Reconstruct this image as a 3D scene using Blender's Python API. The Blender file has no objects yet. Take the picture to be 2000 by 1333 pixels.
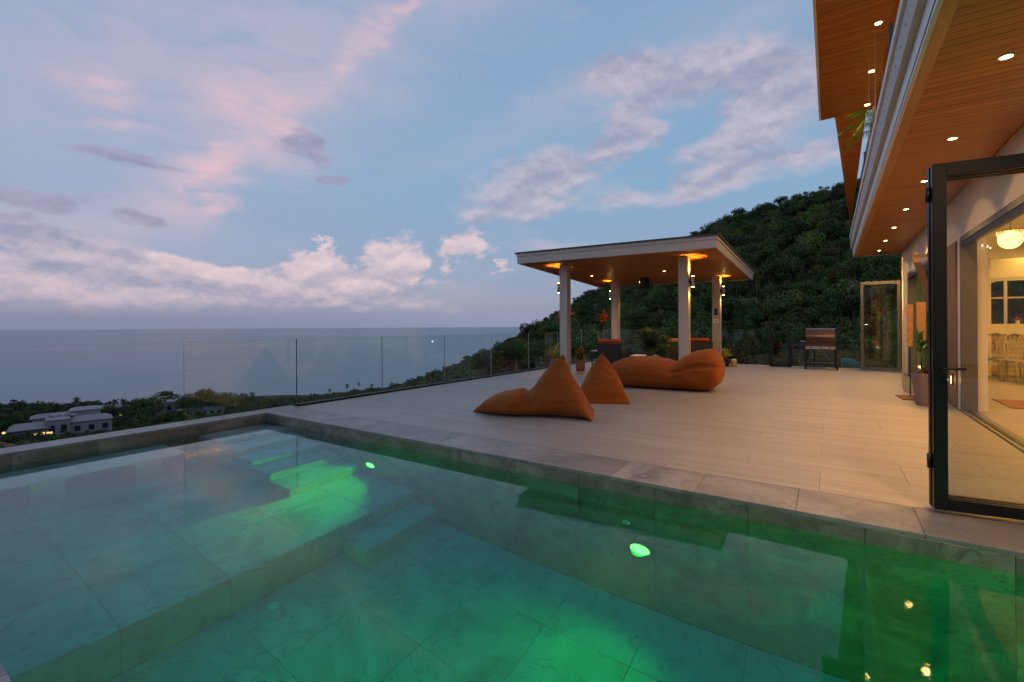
import bpy, bmesh, math, random
import numpy as np
from mathutils import Vector, Matrix, Euler, noise as mnoise
R = math.radians
random.seed(7); rng = np.random.default_rng(7)
SC = bpy.context.scene
COL = SC.collection

# ------------------------------------------------------------------ camera
F, CXP, HZ, CAMH = 915.0, 1000.0, 638.5, 1.3
YAW, ROLL = R(34.2), R(0.33)
cd = bpy.data.cameras.new('camera'); cam = bpy.data.objects.new('camera', cd); COL.objects.link(cam)
cd.sensor_width = 36.0; cd.lens = F / 2000 * 36; cd.shift_y = (HZ - 666.5) / 2000
cd.clip_start = 0.05; cd.clip_end = 120000
cam.matrix_world = (Matrix.Translation((0, 0, CAMH)) @ Matrix.Rotation(YAW, 4, 'Z')
                    @ Matrix.Rotation(R(90), 4, 'X') @ Matrix.Rotation(-ROLL, 4, 'Z'))
SC.camera = cam
FW = Vector((-math.sin(YAW), math.cos(YAW), 0)); RT = Vector((math.cos(YAW), math.sin(YAW), 0))

# ------------------------------------------------------------------ world: dusk sky
W = bpy.data.worlds.new('World'); SC.world = W; W.use_nodes = True
nt = W.node_tree; nt.nodes.clear()

class X:                                   # small expression helper for shader maths
    def __init__(s, sock): s.s = sock
def lk(nt_, a, b):
    if isinstance(a, X): a = a.s
    if hasattr(a, 'is_output'): nt_.links.new(a, b)
    else: b.default_value = a
def M(nt_, op, *a, clamp=False):
    n = nt_.nodes.new('ShaderNodeMath'); n.operation = op; n.use_clamp = clamp
    for i, v in enumerate(a): lk(nt_, v, n.inputs[i])
    return n.outputs[0]
def VM(nt_, op, *a):
    n = nt_.nodes.new('ShaderNodeVectorMath'); n.operation = op
    for i, v in enumerate(a): lk(nt_, v, n.inputs[i])
    return n.outputs['Value'] if op in ('DOT_PRODUCT', 'LENGTH') else n.outputs[0]
def MIX(nt_, f, a, b, mode='MIX'):
    n = nt_.nodes.new('ShaderNodeMix'); n.data_type = 'RGBA'; n.blend_type = mode
    lk(nt_, f, n.inputs[0])
    for v, i in ((a, 6), (b, 7)):
        if isinstance(v, tuple): n.inputs[i].default_value = (*v[:3], 1)
        else: nt_.links.new(v, n.inputs[i])
    return n.outputs[2]
def SS(nt_, v, lo, hi):                     # smoothstep
    n = nt_.nodes.new('ShaderNodeMapRange'); n.interpolation_type = 'SMOOTHSTEP'
    lk(nt_, v, n.inputs[0]); n.inputs[1].default_value = lo; n.inputs[2].default_value = hi
    return n.outputs[0]
def NOISE(nt_, vec, scale, det=4, rough=.5, dist=0.0, color=False):
    n = nt_.nodes.new('ShaderNodeTexNoise'); lk(nt_, vec, n.inputs['Vector'])
    n.inputs['Scale'].default_value = scale; n.inputs['Detail'].default_value = det
    n.inputs['Roughness'].default_value = rough; n.inputs['Distortion'].default_value = dist
    return n.outputs['Color'] if color else n.outputs['Fac']
def RAMP(nt_, f, stops, interp='LINEAR'):
    n = nt_.nodes.new('ShaderNodeValToRGB'); nt_.links.new(f, n.inputs[0]); r = n.color_ramp
    r.interpolation = interp
    while len(r.elements) < len(stops): r.elements.new(0.5)
    for e, (p, c) in zip(r.elements, stops):
        e.position = p; e.color = (*c, 1) if len(c) == 3 else c
    return n.outputs[0]

def srgb(r, g, b):
    f = lambda c: (c / 255 / 12.92) if c <= 10 else ((c / 255 + .055) / 1.055) ** 2.4
    return (f(r), f(g), f(b))

def azel(u, v):                             # direction of a sky feature, degrees right of the view axis / above the horizon
    dx, dy = u - CXP, HZ - v + (u - CXP) * -0.0058
    return math.degrees(math.atan2(dx, F)), math.degrees(math.atan2(dy, math.hypot(F, dx)))

tc = nt.nodes.new('ShaderNodeTexCoord')
D = VM(nt, 'NORMALIZE', tc.outputs['Generated'])
sx = VM(nt, 'DOT_PRODUCT', D, tuple(RT)); sy = VM(nt, 'DOT_PRODUCT', D, tuple(FW))
sep = nt.nodes.new('ShaderNodeSeparateXYZ'); nt.links.new(D, sep.inputs[0])
AZ = M(nt, 'MULTIPLY', M(nt, 'ARCTAN2', sx, sy), 180 / math.pi)
EL = M(nt, 'MULTIPLY', M(nt, 'ARCSINE', sep.outputs[2]), 180 / math.pi)

SV = VM(nt, 'MULTIPLY', D, (1, 1, 1.9))
wob = NOISE(nt, SV, 5.0, 3, .55, color=True)
wv = VM(nt, 'SUBTRACT', wob, (.5, .5, .5))
AZw = M(nt, 'ADD', AZ, M(nt, 'MULTIPLY', VM(nt, 'DOT_PRODUCT', wv, (1, 0, 0)), 16.0))
ELw = M(nt, 'ADD', EL, M(nt, 'MULTIPLY', VM(nt, 'DOT_PRODUCT', wv, (0, 1, 0)), 7.0))

wob2 = VM(nt, 'SUBTRACT', NOISE(nt, SV, 14.0, 5, .6, color=True), (.5, .5, .5))
AZf = M(nt, 'ADD', AZ, M(nt, 'MULTIPLY', VM(nt, 'DOT_PRODUCT', wob2, (1, 0, 0)), 11.0))
ELf = M(nt, 'ADD', EL, M(nt, 'MULTIPLY', VM(nt, 'DOT_PRODUCT', wob2, (0, 1, 0)), 6.5))
def blob(u, v, wu, wv_, ang=0.0, amp=1.0, warp=True, ux=None):
    a0, e0 = azel(u, v); a1, e1 = azel(u + wu, v); a2, e2 = azel(u, v - wv_)
    ra, re = abs(a1 - a0), abs(e2 - e0)
    A, E = (AZw, ELw) if warp else (AZf, ELf)
    da = M(nt, 'SUBTRACT', A, a0); de = M(nt, 'SUBTRACT', E, e0)
    c, s = math.cos(R(ang)), math.sin(R(ang))
    p = M(nt, 'ADD', M(nt, 'MULTIPLY', da, c / ra), M(nt, 'MULTIPLY', de, s / ra))
    q = M(nt, 'ADD', M(nt, 'MULTIPLY', da, -s / re), M(nt, 'MULTIPLY', de, c / re))
    d2 = M(nt, 'ADD', M(nt, 'MULTIPLY', p, p), M(nt, 'MULTIPLY', q, q))
    return M(nt, 'MULTIPLY', M(nt, 'EXPONENT', M(nt, 'MULTIPLY', d2, -1.0)), amp)
def union(bl):
    r = bl[0]
    for b in bl[1:]: r = M(nt, 'MAXIMUM', r, b)
    return r

# clear-sky gradient (dusk, blue overhead, mauve towards the sea horizon)
eln = M(nt, 'DIVIDE', M(nt, 'ADD', EL, 10.0), 100.0, clamp=True)
grad = RAMP(nt, eln, [(0.0, srgb(110, 120, 145)), (.10, srgb(126, 137, 166)), (.135, srgb(134, 148, 178)), (.19, srgb(132, 158, 192)),
                      (.26, srgb(130, 166, 199)), (.38, srgb(130, 163, 198)), (.6, srgb(132, 158, 196)), (1.0, srgb(120, 145, 188))])
lav = SS(nt, M(nt, 'MULTIPLY', AZ, -1.0), -5, 50)
col = MIX(nt, M(nt, 'MULTIPLY', lav, .40), grad, srgb(166, 168, 196))
# high thin veil, streaked from lower left to upper right
st = NOISE(nt, VM(nt, 'MULTIPLY', VM(nt, 'ADD', SV, VM(nt, 'MULTIPLY', wv, (.25, .25, .25))), (1.2, 1.2, 3.0)), 3.2, 6, .55)
veil = union([blob(480, 120, 420, 210, 18, .95), blob(800, 40, 520, 90, 22, .7), blob(1150, 190, 360, 60, 20, .5),
              blob(1450, 60, 260, 60, 12, .5), blob(330, 330, 190, 90, 30, .6), blob(60, 470, 330, 150, 0, .8), blob(950, 560, 260, 60, 4, .3)])
vf = M(nt, 'MULTIPLY', veil, SS(nt, st, .12, .60), clamp=True)
elsew = M(nt, 'MULTIPLY', SS(nt, st, .5, .8), .45)
vf = M(nt, 'MAXIMUM', vf, elsew)
col = MIX(nt, M(nt, 'MULTIPLY', vf, .92), col, srgb(183, 179, 199))
# rose-lit streaks
fib = NOISE(nt, VM(nt, 'MULTIPLY', SV, (1.0, 1.0, 2.2)), 9.0, 7, .62, .6)
pk = union([blob(395, 330, 55, 150, -42, 1.0), blob(395, 398, 48, 16, 10, .95), blob(500, 225, 70, 85, -30, .85), blob(690, 95, 150, 24, 33, .75), blob(800, 20, 110, 20, 30, .7),
            blob(235, 170, 75, 26, 8, .65), blob(225, 232, 60, 14, 4, .5), blob(520, 190, 150, 50, 30, .55), blob(1080, 485, 60, 12, 0, .5)])
pf = M(nt, 'MULTIPLY', pk, SS(nt, fib, .20, .60), clamp=True)
col = MIX(nt, M(nt, 'MULTIPLY', pf, .92), col, srgb(226, 188, 198))

def fbm_at(vec, s=15.0): return NOISE(nt, vec, s, 10, .62, .35)
base_v = VM(nt, 'ADD', SV, VM(nt, 'MULTIPLY', wv, (.06, .06, .06)))
f0 = fbm_at(base_v); f1 = fbm_at(VM(nt, 'ADD', base_v, (0.0, 0.0, 0.022)))
g0 = NOISE(nt, SV, 8.5, 8, .55, .1); g1 = NOISE(nt, VM(nt, 'ADD', SV, (0.0, 0.0, 0.035)), 8.5, 8, .55, .1)
lit = M(nt, 'ADD', M(nt, 'MULTIPLY', SS(nt, M(nt, 'SUBTRACT', f0, f1), -.16, .18), .4), M(nt, 'MULTIPLY', SS(nt, M(nt, 'SUBTRACT', g0, g1), -.12, .12), .6))
big = NOISE(nt, SV, 4.0, 4, .5)

def layer(col, bl, k, lo, hi, shadow, light, litk=1.0, op=1.0, f=None, anch=None):
    f = f0 if f is None else f
    d = M(nt, 'ADD', union(bl), M(nt, 'MULTIPLY', M(nt, 'SUBTRACT', f, .5), k))
    a = SS(nt, d, lo, hi)
    l = lit if anch is None else M(nt, 'ADD', M(nt, 'MULTIPLY', lit, .75), M(nt, 'MULTIPLY', anch, .35), clamp=True)
    cc = MIX(nt, M(nt, 'MULTIPLY', l, litk), shadow, light)
    return MIX(nt, M(nt, 'MULTIPLY', a, op), col, cc), d
fs = NOISE(nt, VM(nt, 'MULTIPLY', SV, (1, 1, 2.2)), 9.0, 8, .56, .2)
fc = NOISE(nt, VM(nt, 'ADD', SV, VM(nt, 'MULTIPLY', wv, (.05, .05, .05))), 8.5, 9, .56, .15)
# grey-mauve scraps
col, _ = layer(col, [blob(575, 275, 75, 30, -14, .85), blob(635, 335, 60, 12, -5, .7), blob(540, 345, 60, 10, -8, .45), blob(185, 300, 120, 20, -12, .85), blob(290, 335, 80, 14, -12, .6),
                     blob(60, 385, 120, 26, -4, .95), blob(20, 418, 80, 12, 0, .7), blob(262, 438, 60, 12, -8, .75)],
               1.1, .20, .66, srgb(140, 140, 170), srgb(172, 164, 190), .9, .85, fs)
# broken pink-grey bank on the right
col, dR = layer(col, [blob(1050, 375, 144, 64, 20, 1.0), blob(1150, 300, 132, 45, 25, .8), blob(1250, 235, 144, 56, 35, .8), blob(1230, 155, 144, 56, 4, .95), blob(1360, 165, 144, 67, 10, .85),
                      blob(1430, 125, 96, 35, 5, .8), blob(1545, 190, 150, 110, 20, 1.15), blob(1400, 150, 130, 60, 8, .85), blob(1420, 300, 144, 67, 20, .8), blob(1370, 355, 240, 35, 7, .95), blob(1560, 320, 144, 29, 5, .8)],
                1.15, .16, .78, srgb(150, 152, 178), srgb(198, 188, 204), 1.0, .90, fc)
# low cumulus bank over the sea
col, dS = layer(col, [blob(40, 470, 230, 44, -6, .95), blob(150, 520, 320, 40, -4, .9), blob(120, 570, 420, 34, 0, 1.1), blob(480, 585, 420, 20, 0, 1.05), blob(700, 575, 170, 28, 6, .9), blob(420, 545, 90, 20, -4, .9)],
                1.1, .20, .74, srgb(143, 147, 177), srgb(204, 186, 201), 1.0, .92, fs)
pe = M(nt, 'SUBTRACT', 1.0, SS(nt, M(nt, 'MULTIPLY', EL, -1.0), -9.0, -2.5))
pe = SS(nt, EL, 2.0, 8.0)
col, dC = layer(col, [blob(625, 530, 95, 36, 0, 1.05, False), blob(624, 490, 20, 26, 10, .8, False), blob(780, 520, 62, 50, 4, 1.05, False), blob(752, 545, 90, 34, 8, .95, False), blob(905, 482, 50, 34, 10, .95, False), blob(880, 505, 28, 28, 0, .75, False),
                      blob(380, 540, 95, 22, -2, .9), blob(330, 560, 110, 20, -4, .7), blob(560, 570, 180, 24, 0, .85, False), blob(70, 560, 110, 26, -3, .8), blob(850, 552, 60, 14, 6, .5), blob(968, 522, 24, 7, 0, .6, False)],
                1.45, .26, .66, srgb(154, 152, 182), srgb(226, 202, 208), 1.0, .95, fc, pe)
# low mauve murk right above the sea, over everything
mk = M(nt, 'SUBTRACT', 1.0, SS(nt, EL, .8, 3.0))
mk = M(nt, 'MULTIPLY', mk, .9)
col = MIX(nt, mk, col, MIX(nt, SS(nt, AZ, -45, 10), srgb(124, 135, 165), srgb(138, 152, 182)))
# physical twilight sky adds its own share
sky = nt.nodes.new('ShaderNodeTexSky'); sky.sky_type = 'NISHITA'; sky.sun_disc = False
sky.sun_elevation = R(3.0); sky.sun_rotation = R(150); sky.altitude = 60
bgN = nt.nodes.new('ShaderNodeBackground'); nt.links.new(sky.outputs[0], bgN.inputs[0]); bgN.inputs[1].default_value = 0.02
bgC = nt.nodes.new('ShaderNodeBackground'); nt.links.new(col, bgC.inputs[0]); bgC.inputs[1].default_value = 0.98
addn = nt.nodes.new('ShaderNodeAddShader'); nt.links.new(bgN.outputs[0], addn.inputs[0]); nt.links.new(bgC.outputs[0], addn.inputs[1])
wo = nt.nodes.new('ShaderNodeOutputWorld'); nt.links.new(addn.outputs[0], wo.inputs[0])
W.cycles.sampling_method = 'MANUAL'; W.cycles.sample_map_resolution = 512

# ------------------------------------------------------------------ sun (already at the horizon behind the camera, very weak)
sd = bpy.data.lights.new('sun', 'SUN'); sd.energy = 0.12; sd.angle = R(25); sd.color = (1, .78, .74)
sun = bpy.data.objects.new('sun', sd); COL.objects.link(sun); sun.rotation_euler = (R(80), 0, R(-30))

SC.view_settings.view_transform = 'Standard'; SC.view_settings.look = 'None'
SC.view_settings.exposure = 0.0; SC.view_settings.gamma = 1.0; SC.view_settings.use_curve_mapping = False
cy = SC.cycles
cy.use_denoising = True
try: cy.denoiser = 'OPENIMAGEDENOISE'
except Exception: pass
cy.max_bounces = 12; cy.diffuse_bounces = 4; cy.glossy_bounces = 5; cy.transmission_bounces = 12; cy.transparent_max_bounces = 12
cy.volume_bounces = 0; cy.caustics_refractive = True; cy.caustics_reflective = False
cy.sample_clamp_indirect = 3.0; cy.sample_clamp_direct = 0.0; cy.blur_glossy = 0.6

# ------------------------------------------------------------------ materials
MATS = {}
def pbsdf(name):
    m = bpy.data.materials.new(name); m.use_nodes = True; t = m.node_tree
    b = t.nodes['Principled BSDF']; return m, t, b
def bump(t, b, h, strength=.3, dist=.01):
    n = t.nodes.new('ShaderNodeBump'); n.inputs['Strength'].default_value = strength; n.inputs['Distance'].default_value = dist
    t.links.new(h, n.inputs['Height']); t.links.new(n.outputs[0], b.inputs['Normal'])
def pos(t):
    return t.nodes.new('ShaderNodeNewGeometry').outputs['Position']
def rnd(t):
    return t.nodes.new('ShaderNodeObjectInfo').outputs['Random']
def objc(t): return t.nodes.new('ShaderNodeTexCoord').outputs['Object']

def mat_plain(name, c, rough=.5, metal=0.0, nscale=0, namp=.1, bumps=0.0, spec=.5, var=0.0):
    m, t, b = pbsdf(name)
    b.inputs['Roughness'].default_value = rough; b.inputs['Metallic'].default_value = metal
    b.inputs['Specular IOR Level'].default_value = spec
    n = NOISE(t, objc(t), nscale or 6, 5, .6)
    cc = MIX(t, n, tuple(x * (1 - namp) for x in c), tuple(min(1, x * (1 + namp)) for x in c))
    if var:
        v = M(t, 'ADD', M(t, 'MULTIPLY', rnd(t), var * 2), 1 - var)
        cc = MIX(t, 1.0, cc, VMc(t, v), 'MULTIPLY')
    t.links.new(cc, b.inputs['Base Color'])
    rr = M(t, 'ADD', M(t, 'MULTIPLY', n, .15), rough - .07); t.links.new(rr, b.inputs['Roughness'])
    if bumps: bump(t, b, n, bumps, .01)
    MATS[name] = m; return m
def VMc(t, v):
    n = t.nodes.new('ShaderNodeCombineColor')
    for i in range(3): t.links.new(v, n.inputs[i])
    return n.outputs[0]
def mat_emit(name, c, s):
    m = bpy.data.materials.new(name); m.use_nodes = True; t = m.node_tree; t.nodes.clear()
    e = t.nodes.new('ShaderNodeEmission'); e.inputs[0].default_value = (*c, 1); e.inputs[1].default_value = s
    o = t.nodes.new('ShaderNodeOutputMaterial'); t.links.new(e.outputs[0], o.inputs[0]); MATS[name] = m; return m

def mat_stone(name, c0, c1, c2, rough=.45, vs=1.0, hue=.06, spec=.5, veins=.5):
    m, t, b = pbsdf(name)
    p = pos(t); r = rnd(t)
    off = t.nodes.new('ShaderNodeCombineXYZ')
    t.links.new(M(t, 'MULTIPLY', r, 37.0), off.inputs[0]); t.links.new(M(t, 'MULTIPLY', r, 91.0), off.inputs[1])
    q = VM(t, 'ADD', p, off.outputs[0])
    n1 = NOISE(t, q, 1.6 * vs, 8, .62, 1.2); n2 = NOISE(t, q, 7 * vs, 8, .6, .8); n3 = NOISE(t, q, 60, 3, .6)
    base = RAMP(t, n1, [(.30, c0), (.5, c1), (.72, c2)])
    w = M(t, 'ABSOLUTE', M(t, 'SUBTRACT', NOISE(t, q, 1.3 * vs, 7, .6, 2.5), .5))
    vein = M(t, 'SUBTRACT', 1.0, SS(t, w, 0.0, .035)); vein = M(t, 'MULTIPLY', vein, SS(t, n2, .45, .6))
    cc = MIX(t, M(t, 'MULTIPLY', vein, veins), base, tuple(x * .45 for x in c0))
    cc = MIX(t, M(t, 'MULTIPLY', SS(t, n2, .45, .75), .35), cc, c2)
    v = M(t, 'ADD', M(t, 'MULTIPLY', r, 2 * hue), 1 - hue); cc = MIX(t, 1.0, cc, VMc(t, v), 'MULTIPLY')
    t.links.new(cc, b.inputs['Base Color'])
    t.links.new(M(t, 'ADD', M(t, 'MULTIPLY', n2, .25), rough - .12), b.inputs['Roughness'])
    b.inputs['Specular IOR Level'].default_value = spec
    bump(t, b, M(t, 'ADD', n2, M(t, 'MULTIPLY', n3, .35)), .25, .006)
    MATS[name] = m; return m

def mat_grain(name, ca, cb, cc_, axis=(1, 0, 0), rough=.45, scale=1.0, var=.08, spec=.4, bmp=.12, offs=True):
    # long streaks running along one world axis
    m, t, b = pbsdf(name)
    p = pos(t); r = rnd(t)
    st_ = tuple(.35 if a else 7.0 for a in axis)
    q = VM(t, 'MULTIPLY', p, tuple(s * scale for s in st_))
    if offs:
        off = t.nodes.new('ShaderNodeCombineXYZ'); t.links.new(M(t, 'MULTIPLY', r, 53.0), off.inputs[0]); t.links.new(M(t, 'MULTIPLY', r, 17.0), off.inputs[2])
        q = VM(t, 'ADD', q, off.outputs[0])
    n1 = NOISE(t, q, 1.0, 6, .6, .35); n2 = NOISE(t, q, 5.0, 6, .65, .2)
    base = RAMP(t, n1, [(.28, ca), (.5, cb), (.74, cc_)])
    base = MIX(t, M(t, 'MULTIPLY', SS(t, n2, .42, .75), .45), base, ca)
    v = M(t, 'ADD', M(t, 'MULTIPLY', r, 2 * var), 1 - var); base = MIX(t, 1.0, base, VMc(t, v), 'MULTIPLY')
    t.links.new(base, b.inputs['Base Color'])
    t.links.new(M(t, 'ADD', M(t, 'MULTIPLY', n2, .22), rough - .1), b.inputs['Roughness'])
    b.inputs['Specular IOR Level'].default_value = spec
    bump(t, b, n2, bmp, .004)
    MATS[name] = m; return m

mat_grain('deck_stone', (.230, .205, .178), (.292, .262, .230), (.345, .312, .277), (1, 0, 0), .42, 1.0, .035, .45)
mat_plain('deck_grout', (.13, .12, .11), .8)
mat_stone('coping_stone', (.135, .124, .113), (.220, .202, .186), (.31, .285, .265), .42, 1.0, .08)
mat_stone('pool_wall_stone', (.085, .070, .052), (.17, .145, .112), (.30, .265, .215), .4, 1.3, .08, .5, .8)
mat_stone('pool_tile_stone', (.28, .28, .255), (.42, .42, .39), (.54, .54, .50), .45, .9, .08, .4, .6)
mat_plain('grout', (.16, .15, .14), .9)
mat_plain('concrete', (.30, .29, .28), .85, 0, 3, .2, .2)
mat_grain('soffit_wood', (.27, .085, .011), (.41, .140, .020), (.52, .205, .036), (1, 0, 0), .38, 1.6, .12, .4, .1)
mat_grain('wood_trim', (.34, .15, .045), (.48, .22, .07), (.56, .28, .10), (0, 1, 0), .4, 1.6, .05, .4, .1)
mat_grain('brown_wood', (.10, .055, .02), (.16, .085, .03), (.20, .11, .04), (0, 0, 1), .5, 1.6, .05)
mat_plain('white_paint', (.74, .71, .68), .45, 0, 3, .04)
mat_plain('white_render', (.76, .72, .66), .7, 0, 2, .05, .1)
mat_plain('grey_paint', (.50, .47, .45), .5, 0, 4, .06)
mat_plain('beige_paint', (.46, .42, .38), .55, 0, 4, .05)
mat_plain('beige_stone', (.42, .37, .32), .55, 0, 5, .12, .15)
mat_plain('roofing', (.05, .05, .055), .7, 0, 8, .2)
mat_plain('black_metal', (.010, .010, .011), .38, .3, 20, .1, 0, .5)
mat_plain('frame_grey', (.11, .11, .105), .4, .4, 20, .1)
mat_plain('chrome', (.7, .7, .7), .2, 1.0)
mat_plain('steel_brushed', (.45, .43, .42), .35, .9)
mat_plain('iron_enamel', (.05, .025, .018), .3, .2, 12, .2)
mat_plain('orange_cushion', (.42, .09, .025), .85, 0, 30, .12, .2)
mat_plain('dark_wicker', (.030, .031, .034), .7, 0, 60, .4, .4)
mat_plain('terracotta', (.30, .14, .11), .75, 0, 10, .15, .1)
mat_plain('plum_pot', (.15, .115, .115), .6, 0, 4, .08)
mat_plain('dark_pot', (.05, .05, .055), .6)
mat_plain('white_pot', (.68, .66, .65), .5)
mat_plain('brass', (.62, .45, .14), .4, .7)
mat_plain('teal_fabric', (.05, .30, .24), .7)
mat_plain('mat_brown', (.14, .06, .03), .95, 0, 60, .3, .3)
mat_plain('grey_chair', (.36, .33, .29), .5)
mat_plain('rug_brown', (.28, .13, .04), .95, 0, 40, .3, .3)
mat_plain('green_wall', (.30, .46, .20), .7)
mat_plain('bark', (.10, .08, .06), .9, 0, 10, .3, .4)
mat_plain('pale_bark', (.30, .27, .23), .9, 0, 10, .2, .3)
mat_plain('villa_wall', (.30, .27, .265), .8, 0, .3, .08, 0, .3)
mat_plain('villa_roof', (.27, .245, .24), .85, 0, .5, .12, .2, .2)
mat_plain('villa_roof_light', (.33, .29, .285), .85, 0, .5, .12, .2, .2)
mat_plain('window_dark', (.03, .03, .05), .15)
mat_plain('tile_roof', (.20, .065, .03), .8, 0, 3, .2, .3)
mat_plain('cane', (.55, .40, .2), .7)

def mat_fabric(name, ca, cb):
    m, t, b = pbsdf(name)
    o = objc(t)
    n = NOISE(t, o, 2.2, 4, .5); n2 = NOISE(t, o, 260, 2, .5); n3 = NOISE(t, VM(t, 'MULTIPLY', o, (1.0, 1.0, 2.2)), 2.6, 4, .5, 1.2)
    t.links.new(MIX(t, n, ca, cb), b.inputs['Base Color'])
    b.inputs['Roughness'].default_value = .85; b.inputs['Specular IOR Level'].default_value = .25
    b.inputs['Sheen Weight'].default_value = .25; b.inputs['Sheen Roughness'].default_value = .5
    b.inputs['Sheen Tint'].default_value = (1, .6, .3, 1)
    bump(t, b, M(t, 'ADD', M(t, 'MULTIPLY', n3, 1.0), M(t, 'MULTIPLY', n2, .03)), .6, .07)
    MATS[name] = m; return m
mat_fabric('bag_orange', (.205, .046, .0035), (.27, .070, .006))

def mat_leaf(name, ca, cb, trans=.25, rough=.55, sc=.5, var=.45):
    m, t, b = pbsdf(name)
    n = NOISE(t, pos(t), sc, 4, .6); r = rnd(t)
    cc = MIX(t, SS(t, n, .3, .7), ca, cb)
    v = M(t, 'ADD', M(t, 'MULTIPLY', r, 2 * var), 1 - var); cc = MIX(t, 1.0, cc, VMc(t, v), 'MULTIPLY')
    h = t.nodes.new('ShaderNodeHueSaturation'); t.links.new(cc, h.inputs['Color'])
    t.links.new(M(t, 'ADD', .455, M(t, 'MULTIPLY', NOISE(t, VM(t, 'MULTIPLY', pos(t), (.03, .03, .03)), 3.0, 2), .09)), h.inputs['Hue'])
    t.links.new(h.outputs[0], b.inputs['Base Color'])
    b.inputs['Roughness'].default_value = rough; b.inputs['Specular IOR Level'].default_value = .25
    MATS[name] = m; return m
mat_leaf('leaf_dark', (.018, .040, .006), (.060, .098, .015))
mat_leaf('leaf_mid', (.036, .072, .010), (.100, .150, .020))
mat_leaf('leaf_olive', (.060, .066, .012), (.13, .13, .026))
mat_leaf('leaf_rust', (.06, .055, .018), (.11, .085, .025))
mat_leaf('palm_leaf', (.03, .055, .02), (.06, .09, .03), sc=2)
mat_leaf('cycad_leaf', (.03, .07, .015), (.08, .13, .03), sc=3, var=.15)
mat_leaf('leaf_yellow', (.62, .58, .12), (.42, .50, .10), sc=8, var=.1)
mat_leaf('leaf_red', (.50, .08, .035), (.60, .20, .07), sc=8, var=.2)
mat_leaf('leaf_croton', (.22, .03, .02), (.30, .20, .04), sc=12, var=.2)
mat_leaf('leaf_plant', (.05, .12, .02), (.09, .18, .04), sc=8, var=.2)

def mat_ground():
    m, t, b = pbsdf('ground')
    n = NOISE(t, pos(t), .12, 8, .65); n2 = NOISE(t, pos(t), 1.5, 6, .7)
    cc = RAMP(t, n, [(.35, (.022, .035, .012)), (.5, (.045, .055, .02)), (.65, (.10, .075, .045))])
    t.links.new(MIX(t, M(t, 'MULTIPLY', n2, .5), cc, (.03, .04, .015)), b.inputs['Base Color'])
    b.inputs['Roughness'].default_value = .95; b.inputs['Specular IOR Level'].default_value = .1
    bump(t, b, n2, .8, .3); MATS['ground'] = m
mat_ground()

def mat_sea():
    m, t, b = pbsdf('sea_water')
    p = pos(t)
    n1 = NOISE(t, VM(t, 'MULTIPLY', p, (.010, .022, 1)), 1.0, 6, .6); n2 = NOISE(t, VM(t, 'MULTIPLY', p, (.0016, .0008, 1)), 1.0, 5, .6, .6)
    n3 = NOISE(t, p, .16, 6, .65)
    t.links.new(MIX(t, SS(t, n2, .35, .65), (.018, .085, .140), (.060, .175, .235)), b.inputs['Base Color'])
    t.links.new(M(t, 'ADD', .16, M(t, 'MULTIPLY', n2, .28)), b.inputs['Roughness'])
    b.inputs['IOR'].default_value = 1.33; b.inputs['Specular IOR Level'].default_value = .5
    bump(t, b, M(t, 'ADD', M(t, 'MULTIPLY', n3, .5), n1), .9, 1.2); MATS['sea_water'] = m
mat_sea()

def mat_glass(name, tint, rough=0.0, ior=1.45):
    m, t, b = pbsdf(name)
    b.inputs['Base Color'].default_value = (*tint, 1); b.inputs['Roughness'].default_value = rough
    b.inputs['Transmission Weight'].default_value = 1.0; b.inputs['IOR'].default_value = ior
    n = NOISE(t, pos(t), .7, 2); bump(t, b, n, .02, .02)
    MATS[name] = m; return m
mat_glass('fence_glass', (.86, .96, .94)); mat_glass('door_glass', (.97, .96, .93)); mat_glass('window_glass', (.9, .95, .95))

def mat_water():
    m = bpy.data.materials.new('pool_water_clear'); m.use_nodes = True; t = m.node_tree; t.nodes.clear()
    g = t.nodes.new('ShaderNodeBsdfGlass'); g.inputs['Color'].default_value = (1, 1, 1, 1); g.inputs['Roughness'].default_value = 0.0; g.inputs['IOR'].default_value = 1.333
    n = NOISE(t, VM(t, 'MULTIPLY', pos(t), (1, 1, 1)), 34, 3, .5); n2 = NOISE(t, pos(t), 4.0, 1, .5)
    bp = t.nodes.new('ShaderNodeBump'); bp.inputs['Strength'].default_value = .035; bp.inputs['Distance'].default_value = .005
    t.links.new(M(t, 'ADD', n, M(t, 'MULTIPLY', n2, 1.5)), bp.inputs['Height']); t.links.new(bp.outputs[0], g.inputs['Normal'])
    va = t.nodes.new('ShaderNodeVolumeAbsorption'); va.inputs['Color'].default_value = (.02, .972, .955, 1); va.inputs['Density'].default_value = .95
    vs = t.nodes.new('ShaderNodeVolumeScatter'); vs.inputs['Color'].default_value = (.3, 1, .85, 1); vs.inputs['Density'].default_value = .028; vs.inputs['Anisotropy'].default_value = .45
    ad = t.nodes.new('ShaderNodeAddShader'); t.links.new(va.outputs[0], ad.inputs[0]); t.links.new(vs.outputs[0], ad.inputs[1])
    o = t.nodes.new('ShaderNodeOutputMaterial'); t.links.new(g.outputs[0], o.inputs[0]); t.links.new(ad.outputs[0], o.inputs['Volume'])
    MATS['pool_water_clear'] = m
mat_water()
mat_emit('lamp_warm', (1.0, .60, .20), 70); mat_emit('lamp_warm_soft', (1.0, .62, .22), 14)
mat_emit('lamp_green', (.32, 1.0, .12), 3.6); mat_emit('reflected_fairy_bulb', (1, .72, .35), 25); mat_emit('crystal_glow', (1.0, .68, .26), 2.2)
mat_emit('villa_lamp', (1.0, .58, .18), 1.5); mat_emit('boat_lamp', (.85, .95, 1.0), 5)

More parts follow.
